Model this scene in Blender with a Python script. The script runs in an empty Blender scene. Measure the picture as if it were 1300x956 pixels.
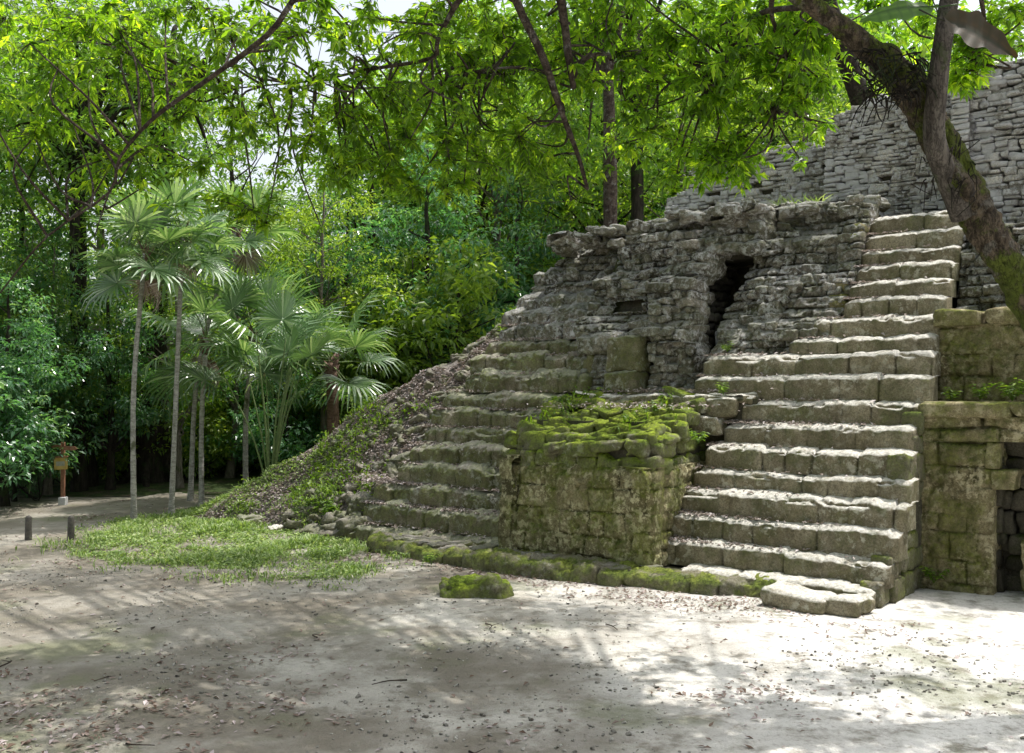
import bpy, math, random
import numpy as np

sc = bpy.context.scene
COL = sc.collection
RNG = np.random.default_rng(7)
random.seed(7)
R = math.radians

# ---------------------------------------------------------------- layout
F_PX, CAM_H, HOR = 1280.0, 2.8, 495.0
TH = R(38)
N2 = np.array([math.sin(TH), math.cos(TH)])      # into the building
E2 = np.array([math.cos(TH), -math.sin(TH)])     # along the steps, to the right
P0 = np.array([4.6, 12.8])
SUN_EL, SUN_AZ = R(69), np.array([0.90, 0.44])
SUN_AZ = SUN_AZ / np.linalg.norm(SUN_AZ)


def at(px, py, Y):
    return np.array([(px - 650) / F_PX * Y, Y, CAM_H + (HOR - py) / F_PX * Y])


class Frame:
    """local (s along the face, v into the stone, z up) -> world"""
    def __init__(s, o=P0, e=E2, n=N2):
        s.o, s.e, s.n = np.array(o, float), np.array(e, float), np.array(n, float)

    def w(s, L):
        L = np.asarray(L, float)
        out = np.empty_like(L)
        xy = s.o + L[..., 0:1] * s.e + L[..., 1:2] * s.n
        out[..., 0:2] = xy
        out[..., 2] = L[..., 2]
        return out


F = Frame()
T = .25
def f_right(s, v): return Frame(P0 + s * E2 + v * N2, N2, -E2)   # face looking along +s; x runs inward
def f_left(s, v): return Frame(P0 + s * E2 + v * N2, -N2, E2)    # face looking along -s; x runs outward
def loc(X, Y):
    d = np.stack([np.asarray(X) - P0[0], np.asarray(Y) - P0[1]], -1)
    return d @ E2, d @ N2


# ---------------------------------------------------------------- noise
def _h(i, j, k, seed):
    n = (i * 374761393 + j * 668265263 + k * 2147483647 + seed * 1274126177) & 0xFFFFFFFF
    n = ((n ^ (n >> 13)) * 1274126177) & 0xFFFFFFFF
    n = (n ^ (n >> 16)) & 0xFFFFFFFF
    return n.astype(np.float64) / 4294967295.0


def vnoise(P, seed=0):
    i = np.floor(P).astype(np.int64)
    f = P - i
    u = f * f * (3 - 2 * f)
    x, y, z = i[:, 0], i[:, 1], i[:, 2]
    r = 0
    for dx in (0, 1):
        wx = u[:, 0] if dx else 1 - u[:, 0]
        for dy in (0, 1):
            wy = u[:, 1] if dy else 1 - u[:, 1]
            for dz in (0, 1):
                wz = u[:, 2] if dz else 1 - u[:, 2]
                r = r + wx * wy * wz * _h(x + dx, y + dy, z + dz, seed)
    return r * 2 - 1


def fbm(P, freq=1.0, octv=3, seed=0, gain=.5):
    r, a = 0, 1.0
    for o in range(octv):
        r = r + a * vnoise(P * freq * (2.03 ** o) + 17.3 * o, seed + o)
        a *= gain
    return r


def fbm2(X, Y, freq=1.0, octv=3, seed=0, gain=.5):
    sh = np.shape(X)
    P = np.stack([np.ravel(X), np.ravel(Y), np.zeros(np.size(X))], 1)
    return fbm(P, freq, octv, seed, gain).reshape(sh)


# ---------------------------------------------------------------- mesh / object helpers
def link(o, parent=None):
    COL.objects.link(o)
    if parent is not None:
        o.parent = parent
        o.location = o.location - parent.location if False else o.location
    return o


def mesh(name, V, Fc, mat=None, smooth=True, rnd=None, crev=None):
    """Fc: (n,4) or (n,3) int array, or list of such arrays"""
    me = bpy.data.meshes.new(name)
    V = np.asarray(V, np.float32)
    arrs = Fc if isinstance(Fc, list) else [Fc]
    arrs = [np.asarray(a, np.int32) for a in arrs if len(a)]
    loops = np.concatenate([a.ravel() for a in arrs])
    tot = np.concatenate([np.full(len(a), a.shape[1], np.int32) for a in arrs])
    st = np.concatenate([[0], np.cumsum(tot)[:-1]]).astype(np.int32)
    me.vertices.add(len(V)); me.vertices.foreach_set('co', V.ravel())
    me.loops.add(len(loops)); me.loops.foreach_set('vertex_index', loops)
    me.polygons.add(len(tot)); me.polygons.foreach_set('loop_start', st)
    try:
        me.polygons.foreach_set('loop_total', tot)
    except Exception:
        pass
    me.polygons.foreach_set('use_smooth', np.full(len(tot), bool(smooth)))
    me.update(calc_edges=True)
    me.validate()
    if rnd is not None:
        a = me.attributes.new('rnd', 'FLOAT', 'POINT')
        a.data.foreach_set('value', np.asarray(rnd, np.float32))
    if crev is not None:
        a = me.attributes.new('crev', 'FLOAT', 'POINT')
        a.data.foreach_set('value', np.asarray(crev, np.float32))
    if mat is not None:
        me.materials.append(mat)
    return me


def obj(name, me, parent=None, loc=None):
    o = bpy.data.objects.new(name, me)
    if loc is not None:
        o.location = loc
    COL.objects.link(o)
    if parent is not None:
        o.parent = parent
    return o


def empty(name, loc=(0, 0, 0), rz=0):
    o = bpy.data.objects.new(name, None)
    o.empty_display_size = .3
    o.location = loc; o.rotation_euler = (0, 0, rz)
    COL.objects.link(o)
    return o


def tag(o, label=None, cat=None, group=None, kind=None):
    if label: o['label'] = label
    if cat: o['category'] = cat
    if group: o['group'] = group
    if kind: o['kind'] = kind
    return o


def copy_tree(o, parent=None):
    c = o.copy(); COL.objects.link(c)
    if parent is not None: c.parent = parent
    for ch in list(o.children):
        copy_tree(ch, c)
    return c


class MB:
    def __init__(s): s.V = []; s.Q = []; s.T = []; s.R = []; s.n = 0

    def add(s, V, Q=None, T=None, rnd=0.5):
        V = np.asarray(V, float).reshape(-1, 3)
        if Q is not None and len(Q): s.Q.append(np.asarray(Q) + s.n)
        if T is not None and len(T): s.T.append(np.asarray(T) + s.n)
        s.V.append(V)
        s.R.append(np.full(len(V), rnd) if np.isscalar(rnd) else np.asarray(rnd))
        s.n += len(V)

    def tube(s, pts, rad, seg=8, rnd=.5, cap=True, rough=0, seed=0):
        pts = np.asarray(pts, float); m = len(pts)
        rad = np.broadcast_to(np.asarray(rad, float), (m,))
        tan = np.gradient(pts, axis=0)
        tan /= np.linalg.norm(tan, axis=1)[:, None] + 1e-9
        up = np.array([0, 0, 1.]) if abs(tan[0][2]) < .9 else np.array([1., 0, 0])
        V = []
        a = np.linspace(0, 2 * np.pi, seg, endpoint=False)
        x = np.cross(up, tan[0]); x /= np.linalg.norm(x)
        for i in range(m):
            x = x - tan[i] * np.dot(x, tan[i]); x /= np.linalg.norm(x) + 1e-9
            y = np.cross(tan[i], x)
            V.append(pts[i] + rad[i] * (np.cos(a)[:, None] * x + np.sin(a)[:, None] * y))
        V = np.array(V)
        if rough:
            ctr = pts[:, None, :]
            d = V - ctr
            nz = fbm(V.reshape(-1, 3) * [1, 1, .5], 2.2 / max(rad.max(), .05) * .3, 3, seed).reshape(m, seg, 1)
            V = ctr + d * (1 + rough * nz)
        V = V.reshape(-1, 3)
        i, j = np.meshgrid(np.arange(m - 1), np.arange(seg), indexing='ij')
        j2 = (j + 1) % seg
        Q = np.stack([i * seg + j, i * seg + j2, (i + 1) * seg + j2, (i + 1) * seg + j], -1).reshape(-1, 4)
        s.add(V, Q, None, rnd)
        if cap:
            b = s.n
            s.add([pts[-1] + tan[-1] * rad[-1] * .5], rnd=rnd)
            s.T.append(np.array([[b - seg + k, b - seg + (k + 1) % seg, b] for k in range(seg)]))

    def box(s, c, h, rz=0, rnd=.5, bev=0):
        c = np.array(c, float); hx, hy, hz = h
        V = np.array([[x, y, z] for x in (-hx, hx) for y in (-hy, hy) for z in (-hz, hz)], float)
        ca, sa = math.cos(rz), math.sin(rz)
        V = np.stack([V[:, 0] * ca - V[:, 1] * sa, V[:, 0] * sa + V[:, 1] * ca, V[:, 2]], 1) + c
        s.add(V, [[0, 1, 3, 2], [4, 6, 7, 5], [0, 4, 5, 1], [2, 3, 7, 6], [0, 2, 6, 4], [1, 5, 7, 3]], rnd=rnd)

    def build(s, name, mat, parent=None, smooth=True, loc=None):
        arr = []
        if s.Q: arr.append(np.concatenate(s.Q))
        if s.T: arr.append(np.concatenate(s.T))
        V = np.concatenate(s.V)
        if loc is not None: V = V - np.asarray(loc, float)
        me = mesh(name, V, arr, mat, smooth, np.concatenate(s.R))
        return obj(name, me, parent, loc)


def smooth_path(pts, n=24):
    """Catmull-Rom through points"""
    p = np.asarray(pts, float)
    p = np.vstack([2 * p[0] - p[1], p, 2 * p[-1] - p[-2]])
    out = []
    m = len(p) - 3
    for i in range(m):
        for t in np.linspace(0, 1, max(2, n // m), endpoint=False):
            a, b, c, d = p[i], p[i + 1], p[i + 2], p[i + 3]
            out.append(.5 * ((2 * b) + (-a + c) * t + (2 * a - 5 * b + 4 * c - d) * t * t + (-a + 3 * b - 3 * c + d) * t ** 3))
    out.append(p[-2])
    return np.array(out)


# ---------------------------------------------------------------- materials
def nt(name):
    m = bpy.data.materials.new(name); m.use_nodes = True
    t = m.node_tree; t.nodes.clear()
    return m, t


class NG:
    def __init__(s, t): s.t = t
    def n(s, typ, **kw):
        o = s.t.nodes.new(typ)
        for k, v in kw.items(): setattr(o, k, v)
        return o
    def l(s, a, b): s.t.links.new(a, b)
    def noise(s, vec, scale, detail=4, rough=.55, dist=0):
        o = s.n('ShaderNodeTexNoise'); o.inputs['Scale'].default_value = scale
        o.inputs['Detail'].default_value = detail; o.inputs['Roughness'].default_value = rough
        o.inputs['Distortion'].default_value = dist
        s.l(vec, o.inputs['Vector']); return o.outputs['Fac']
    def ramp(s, fac, lo, hi, a=0.0, b=1.0):
        o = s.n('ShaderNodeMapRange'); o.interpolation_type = 'SMOOTHSTEP'
        s.l(fac, o.inputs[0])
        for i, v in zip((1, 2, 3, 4), (lo, hi, a, b)): o.inputs[i].default_value = v
        return o.outputs[0]
    def mix(s, fac, a, b, blend='MIX'):
        o = s.n('ShaderNodeMix', data_type='RGBA', blend_type=blend)
        if isinstance(fac, (int, float)): o.inputs[0].default_value = fac
        else: s.l(fac, o.inputs[0])
        for k, v in ((6, a), (7, b)):
            if isinstance(v, tuple): o.inputs[k].default_value = (*v, 1)
            else: s.l(v, o.inputs[k])
        return o.outputs[2]
    def math(s, op, a, b=None, clamp=False):
        o = s.n('ShaderNodeMath', operation=op); o.use_clamp = clamp
        for i, v in enumerate((a, b)):
            if v is None: continue
            if isinstance(v, (int, float)): o.inputs[i].default_value = v
            else: s.l(v, o.inputs[i])
        return o.outputs[0]
    def scale(s, col, fac):
        o = s.n('ShaderNodeVectorMath', operation='SCALE')
        s.l(col, o.inputs[0]); s.l(fac, o.inputs[3]); return o.outputs[0]


def stone_mat(name, ca, cb, dark, lichen, lich_amt, moss, moss_amt, side_moss=.15, bump=.03, lich_scale=9., stain=.5, plaster=None, spread=.3, sun_dust=None, sun_dust_amt=.9):
    m, t = nt(name); g = NG(t)
    geo = g.n('ShaderNodeNewGeometry'); pos = geo.outputs['Position']
    at_ = g.n('ShaderNodeAttribute', attribute_name='rnd').outputs['Fac']
    sep = g.n('ShaderNodeSeparateXYZ'); g.l(geo.outputs['Normal'], sep.inputs[0]); nz = sep.outputs[2]
    c = g.mix(g.ramp(g.noise(pos, 2.3, 5), .35, .68), ca, cb)
    # each stone its own value
    c = g.scale(c, g.ramp(at_, 0, 1, 1 - spread, 1 + spread))
    # dark weather stains
    st = g.ramp(g.noise(pos, 1.1, 6, .65), .42, .66)
    st2 = g.ramp(g.noise(pos, 6.5, 5, .7), .40, .70)
    c = g.mix(g.math('MULTIPLY', g.math('MULTIPLY', st, st2), stain * 1.6, True), c, dark)
    cva = g.n('ShaderNodeAttribute', attribute_name='crev').outputs['Fac']
    c = g.mix(g.math('MULTIPLY', g.ramp(cva, .15, .9), .85), c, tuple(v * .6 for v in dark))
    stv = g.n('ShaderNodeVectorMath', operation='MULTIPLY'); g.l(pos, stv.inputs[0]); stv.inputs[1].default_value = (2.6, 2.6, .35)
    stk = g.ramp(g.noise(stv.outputs[0], 1.3, 5, .65), .50, .66)
    c = g.mix(g.math('MULTIPLY', stk, .55 * stain), c, dark)
    fine = g.noise(pos, 38, 4, .7)
    c = g.mix(g.ramp(fine, .3, .62, .62, 0), c, dark)
    c = g.scale(c, g.ramp(g.noise(pos, 90, 3, .7), .3, .7, .78, 1.22))
    # lichen speckles
    l1 = g.ramp(g.noise(pos, lich_scale, 6, .72), .57 - .12 * lich_amt, .66 - .10 * lich_amt)
    l2 = g.ramp(g.noise(pos, 1.6, 3), .62 - .45 * lich_amt, .80 - .35 * lich_amt)
    lf = g.math('MULTIPLY', g.math('MULTIPLY', l1, l2), min(1., .55 + .4 * lich_amt))
    c = g.mix(lf, c, lichen)
    if plaster:
        p1 = g.ramp(g.noise(pos, .9, 5, .65), .43, .55)
        c = g.mix(g.math('MULTIPLY', p1, .8), c, plaster)
    # moss
    if moss_amt > 0:
        up = g.ramp(nz, -.15, .85, side_moss, 1)
        mn = g.ramp(g.noise(pos, 1.9, 6, .68), .64 - .34 * moss_amt, .78 - .34 * moss_amt)
        mf = g.math('MULTIPLY', g.math('MULTIPLY', up, mn), 1.0, True)
        mv = g.ramp(g.noise(pos, 26, 3, .7), .3, .72, .45, 1.5)
        mc = g.scale(g.mix(g.ramp(g.noise(pos, 3.4, 3), .4, .6), moss, tuple(v * q for v, q in zip(moss, (.55, .62, .6)))), mv)
        c = g.mix(mf, c, mc)
    if sun_dust:
        dn = g.ramp(g.noise(pos, 3.1, 8, .75), .28, .50)
        df = g.math('MULTIPLY', g.math('MULTIPLY', g.ramp(nz, .35, .75), dn), sun_dust_amt, True)  # upward faces turn pale: dust tone with sunlight painted in
        c = g.mix(df, c, g.mix(g.ramp(g.noise(pos, 21, 6, .75), .35, .62), tuple(v * .55 for v in sun_dust), sun_dust))
    bs = g.n('ShaderNodeBsdfPrincipled'); bs.inputs['Roughness'].default_value = .93
    bs.inputs['Specular IOR Level'].default_value = .25
    g.l(c, bs.inputs['Base Color'])
    h = g.math('ADD', g.noise(pos, 14, 6, .7), g.math('MULTIPLY', g.noise(pos, 60, 5, .75), .5))
    b = g.n('ShaderNodeBump'); b.inputs['Strength'].default_value = 1; b.inputs['Distance'].default_value = bump
    g.l(h, b.inputs['Height']); g.l(b.outputs[0], bs.inputs['Normal'])
    o = g.n('ShaderNodeOutputMaterial'); g.l(bs.outputs[0], o.inputs[0])
    return m


def leaf_mat(name, c0, c1, c2, trans=.5, rough=.4, spec=.5, tint=(1.25, 1.3, .35)):
    """rnd picks the colour; light passes through with a yellower tint"""
    m, t = nt(name); g = NG(t)
    a = g.n('ShaderNodeAttribute', attribute_name='rnd').outputs['Fac']
    oi = g.n('ShaderNodeObjectInfo').outputs['Random']
    c = g.mix(g.ramp(a, .0, .6), c0, c1)
    c = g.mix(g.ramp(a, .6, 1.), c, c2)
    c = g.scale(c, g.ramp(oi, 0, 1, .8, 1.2))
    bs = g.n('ShaderNodeBsdfPrincipled'); bs.inputs['Roughness'].default_value = rough
    bs.inputs['Specular IOR Level'].default_value = spec
    g.l(c, bs.inputs['Base Color'])
    tr = g.n('ShaderNodeBsdfTranslucent')
    g.l(g.mix(1.0, c, tuple(min(v * 1.0, 9) for v in tint), 'MULTIPLY'), tr.inputs[0])
    mx = g.n('ShaderNodeMixShader'); mx.inputs[0].default_value = trans
    g.l(bs.outputs[0], mx.inputs[1]); g.l(tr.outputs[0], mx.inputs[2])
    o = g.n('ShaderNodeOutputMaterial'); g.l(mx.outputs[0], o.inputs[0])
    return m


def bark_mat(name, ca, cb, moss=None, moss_amt=0, scale=(6, 6, 1.2), bump=.04, lich=None):
    m, t = nt(name); g = NG(t)
    pos = g.n('ShaderNodeNewGeometry').outputs['Position']
    mp = g.n('ShaderNodeVectorMath', operation='MULTIPLY'); g.l(pos, mp.inputs[0]); mp.inputs[1].default_value = scale
    n1 = g.noise(mp.outputs[0], 2.2, 6, .7)
    c = g.mix(g.ramp(n1, .38, .62), ca, cb)
    if lich: c = g.mix(g.ramp(g.noise(pos, 5, 5, .7), .54, .62), c, lich)
    if moss: c = g.mix(g.ramp(g.noise(pos, 2.4, 6, .7), .62 - .3 * moss_amt, .72 - .3 * moss_amt), c, moss)
    bs = g.n('ShaderNodeBsdfPrincipled'); bs.inputs['Roughness'].default_value = .9
    bs.inputs['Specular IOR Level'].default_value = .2
    g.l(c, bs.inputs['Base Color'])
    vo = g.n('ShaderNodeTexVoronoi', feature='DISTANCE_TO_EDGE'); vo.inputs['Scale'].default_value = 3.2
    wv_ = g.n('ShaderNodeVectorMath', operation='ADD'); g.l(mp.outputs[0], wv_.inputs[0])
    nn_ = g.n('ShaderNodeTexNoise'); nn_.inputs['Scale'].default_value = 5; nn_.inputs['Detail'].default_value = 5; g.l(mp.outputs[0], nn_.inputs['Vector']); g.l(nn_.outputs['Color'], wv_.inputs[1])
    g.l(wv_.outputs[0], vo.inputs['Vector'])
    cr = g.ramp(vo.outputs['Distance'], -.03, .11)
    c = g.mix(g.ramp(cr, 0, 1, .35, 1), tuple(v * .5 for v in ca), c)
    g.l(c, bs.inputs['Base Color'])
    b = g.n('ShaderNodeBump'); b.inputs['Distance'].default_value = bump
    hh = g.math('ADD', g.noise(mp.outputs[0], 5, 6, .75), g.math('MULTIPLY', cr, .3))
    g.l(hh, b.inputs['Height']); g.l(b.outputs[0], bs.inputs['Normal'])
    o = g.n('ShaderNodeOutputMaterial'); g.l(bs.outputs[0], o.inputs[0])
    return m


def plain_mat(name, ca, cb, scale=8., rough=.7, bump=.004):
    m, t = nt(name); g = NG(t)
    pos = g.n('ShaderNodeNewGeometry').outputs['Position']
    c = g.mix(g.ramp(g.noise(pos, scale, 5, .65), .35, .65), ca, cb)
    bs = g.n('ShaderNodeBsdfPrincipled'); bs.inputs['Roughness'].default_value = rough
    g.l(c, bs.inputs['Base Color'])
    b = g.n('ShaderNodeBump'); b.inputs['Distance'].default_value = bump
    g.l(g.noise(pos, scale * 5, 4), b.inputs['Height']); g.l(b.outputs[0], bs.inputs['Normal'])
    o = g.n('ShaderNodeOutputMaterial'); g.l(bs.outputs[0], o.inputs[0])
    return m


M = {}
SUN_DUST = (.80, .77, .70)  # pale dust, whitened to carry the brightness of sunlit treads
M['step'] = stone_mat('step_stone', (.26, .225, .145), (.39, .345, .245), (.07, .058, .034), (.58, .56, .46), .5,
                      (.12, .135, .04), .55, side_moss=.35, stain=.5, spread=.13, sun_dust=SUN_DUST)
M['step_mossy'] = stone_mat('mossy_step_stone', (.22, .19, .125), (.34, .30, .215), (.055, .047, .027), (.60, .59, .53), .5,
                      (.15, .175, .035), .85, side_moss=.35, stain=.6, spread=.15, sun_dust=(.56, .53, .48), sun_dust_amt=.42)
M['pier'] = stone_mat('pier_stone', (.25, .215, .115), (.36, .315, .18), (.06, .052, .02), (.62, .58, .36), .72,
                      (.15, .18, .02), .60, side_moss=.5, stain=.8, lich_scale=11, spread=.10)
M['pier_top'] = stone_mat('mossy_rubble_stone', (.19, .18, .11), (.28, .26, .18), (.05, .045, .025), (.56, .56, .46), .45,
                          (.22, .28, .025), .85, side_moss=.45, stain=.6, spread=.2)
M['tier'] = stone_mat('tier_stone', (.29, .245, .135), (.41, .35, .21), (.075, .062, .03), (.56, .50, .33), .65,
                      (.15, .165, .03), .62, side_moss=.5, stain=.85, spread=.10)
M['rough'] = stone_mat('lichen_stone', (.30, .27, .215), (.44, .40, .34), (.05, .043, .034), (.74, .74, .73), .74,
                       (.12, .13, .045), .72, side_moss=.3, stain=.95, spread=.25, lich_scale=11, bump=.05, sun_dust=(.58, .57, .56), sun_dust_amt=.55)  # pale tops paint sunlight on the ruin as well as dust
M['summit'] = stone_mat('summit_stone', (.52, .485, .43), (.70, .655, .59), (.10, .09, .075), (.68, .68, .69), .8,
                        (.12, .14, .05), .15, stain=.95, plaster=(.66, .65, .66), lich_scale=12, spread=.38, bump=.05)
M['shade_dark'] = stone_mat('shade_black_stone', (.05, .045, .036), (.085, .078, .062), (.015, .014, .012), (.2, .2, .19), .2,
                      (.05, .06, .02), .3, stain=.7)  # near-black colour paints in the crevice's shade
M['plaster'] = stone_mat('plaster_stone', (.30, .31, .34), (.42, .43, .47), (.09, .09, .10), (.55, .55, .6), .5,
                         (.12, .14, .05), .0, stain=.35, bump=.012)
M['kerb'] = stone_mat('kerb_stone', (.20, .18, .12), (.29, .27, .20), (.055, .05, .03), (.55, .54, .5), .35,
                      (.17, .20, .035), .75, side_moss=.4, stain=.5, spread=.15)
M['rubble'] = stone_mat('rubble_stone', (.17, .15, .105), (.27, .245, .19), (.045, .04, .026), (.5, .5, .46), .5,
                        (.11, .125, .03), .7, side_moss=.3, stain=.7, spread=.3, sun_dust=(.42, .39, .36), sun_dust_amt=.4)
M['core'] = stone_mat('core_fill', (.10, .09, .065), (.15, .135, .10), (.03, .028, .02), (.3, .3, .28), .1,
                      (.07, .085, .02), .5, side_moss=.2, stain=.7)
M['mound'] = stone_mat('mound_earth', (.19, .165, .14), (.28, .25, .23), (.06, .052, .04), (.46, .41, .40), .6,
                       (.11, .13, .045), .42, side_moss=.4, bump=.06)


def ground_mat():
    m, t = nt('packed_earth'); g = NG(t)
    pos = g.n('ShaderNodeNewGeometry').outputs['Position']
    c = g.mix(g.ramp(g.noise(pos, .55, 5, .6), .38, .64), (.23, .205, .165), (.58, .553, .495))
    sx_ = g.n('ShaderNodeSeparateXYZ'); g.l(pos, sx_.inputs[0])
    pale = g.ramp(g.math('ADD', sx_.outputs[0], g.math('MULTIPLY', g.noise(pos, .6, 5, .65), 5.)), 2.2, 6.0)   # sunlit whiteness painted into the soil as limestone dust near the wall
    c = g.mix(g.math('MULTIPLY', pale, .85), c, (.78, .765, .73))
    shade_humus = g.ramp(g.math('ADD', sx_.outputs[0], g.math('MULTIPLY', g.noise(pos, .5, 5, .65), 6.)), 2.5, -2.5)  # left ground painted darker for its shade, in humus brown
    c = g.mix(g.math('MULTIPLY', shade_humus, .65), c, (.20, .18, .145))
    c = g.mix(g.ramp(g.noise(pos, 2.6, 6, .7), .48, .68, 0, .85), c, (.21, .19, .15))
    c = g.mix(g.ramp(g.noise(pos, 16, 5, .75), .50, .70, 0, .6), c, (.24, .205, .165))
    c = g.mix(g.ramp(g.noise(pos, .33, 5, .65), .53, .63, 0, .6), c, (.17, .185, .10))
    bs = g.n('ShaderNodeBsdfPrincipled'); bs.inputs['Roughness'].default_value = .96
    bs.inputs['Specular IOR Level'].default_value = .15
    g.l(c, bs.inputs['Base Color'])
    b = g.n('ShaderNodeBump'); b.inputs['Distance'].default_value = .035
    h = g.math('ADD', g.noise(pos, 5, 7, .72), g.math('MULTIPLY', g.noise(pos, 40, 4, .7), .25))
    g.l(h, b.inputs['Height']); g.l(b.outputs[0], bs.inputs['Normal'])
    o = g.n('ShaderNodeOutputMaterial'); g.l(bs.outputs[0], o.inputs[0])
    return m


M['ground'] = ground_mat()
M['forest_floor'] = stone_mat('forest_floor', (.10, .085, .055), (.15, .12, .08), (.04, .035, .025), (.3, .27, .22), .3,
                              (.06, .09, .025), .8, side_moss=.6, bump=.05)
M['gravel'] = stone_mat('gravel_stone', (.35, .33, .29), (.55, .53, .48), (.15, .13, .1), (.6, .6, .58), .3, (.1, .1, .05), 0, spread=.35)
M['litter'] = leaf_mat('dead_leaf', (.15, .095, .065), (.32, .25, .215), (.56, .48, .48), .15, .7, .3, (1, .9, .75))
M['litter_pale'] = leaf_mat('bleached_leaf', (.20, .145, .115), (.42, .36, .33), (.66, .60, .60), .15, .7, .3, (1, .9, .75))
M['grass'] = leaf_mat('grass_blade', (.11, .17, .05), (.23, .33, .11), (.44, .50, .26), .4, .5, .4, (1.2, 1.3, .5))
M['weed'] = leaf_mat('weed_leaf', (.08, .15, .02), (.15, .25, .03), (.30, .42, .05), .45, .45, .4, (1.2, 1.3, .4))
M['near_leaf'] = leaf_mat('near_leaf', (.04, .085, .018), (.15, .26, .035), (.46, .58, .08), .70, .38, .6, (2.4, 2.5, .5))
M['forest_a'] = leaf_mat('forest_leaf', (.055, .115, .03), (.13, .23, .055), (.36, .44, .08), .52, .30, .9, (1.8, 2.0, .5))
M['forest_b'] = leaf_mat('glossy_leaf', (.06, .135, .075), (.11, .23, .13), (.30, .42, .23), .45, .27, 1.0, (1.6, 1.9, .6))
M['forest_c'] = leaf_mat('light_leaf', (.10, .17, .04), (.19, .29, .06), (.40, .49, .13), .52, .38, .5, (1.9, 1.9, .5))
M['palm_leaf'] = leaf_mat('palm_leaf', (.06, .12, .05), (.14, .24, .11), (.42, .50, .38), .34, .28, 1.2, (1.4, 1.6, .5))
M['bark_fore'] = bark_mat('leaning_bark', (.05, .038, .027), (.19, .145, .10), (.12, .15, .025), .52, lich=(.20, .18, .15), bump=.07, scale=(5, 5, 2.2))
M['bark_limb'] = bark_mat('limb_bark', (.05, .035, .028), (.13, .10, .08), lich=(.20, .18, .16), scale=(4, 4, 4))
M['bark_dark'] = bark_mat('dark_bark', (.022, .018, .014), (.055, .046, .036), (.04, .06, .02), .3)
M['bark_pale'] = bark_mat('pale_bark', (.13, .115, .09), (.24, .215, .18), (.08, .10, .04), .2)
M['bark_grey'] = bark_mat('grey_limb_bark', (.06, .05, .042), (.15, .13, .11), (.07, .085, .04), .25, scale=(5, 5, 1.5), bump=.03)
M['palm_bark'] = bark_mat('palm_bark', (.27, .26, .23), (.50, .48, .44), (.1, .11, .06), .2, scale=(3, 3, 9), bump=.015)
M['palm_bark_red'] = bark_mat('reddish_palm_bark', (.12, .075, .055), (.24, .16, .12), scale=(3, 3, 9), bump=.02)
M['petiole'] = plain_mat('petiole', (.09, .14, .04), (.14, .19, .06))

# ---------------------------------------------------------------- stones
_TPL = {}


def cube_tpl(n):
    if n in _TPL: return _TPL[n]
    u = np.linspace(-1, 1, n + 1)
    u = np.sign(u) * np.abs(u) ** .62            # points crowd toward the edges
    V, Q, T = [], [], []
    idx = {}

    def vid(p):
        k = tuple(np.round(p, 5))
        if k not in idx:
            idx[k] = len(V); V.append(p)
        return idx[k]
    for ax in range(3):
        for sg in (-1, 1):
            if ax == 1 and sg == 1: continue      # back face is buried in the wall
            a, b = [i for i in range(3) if i != ax]
            G = [[None] * (n + 1) for _ in range(n + 1)]
            for i in range(n + 1):
                for j in range(n + 1):
                    p = np.zeros(3); p[ax] = sg; p[a] = u[i]; p[b] = u[j]
                    G[i][j] = vid(p)
            flip = (sg > 0) != (ax == 1)
            for i in range(n):
                for j in range(n):
                    q = [G[i][j], G[i + 1][j], G[i + 1][j + 1], G[i][j + 1]]
                    Q.append(q if flip else q[::-1])
    _TPL[n] = (np.array(V), np.array(Q))
    return _TPL[n]


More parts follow.
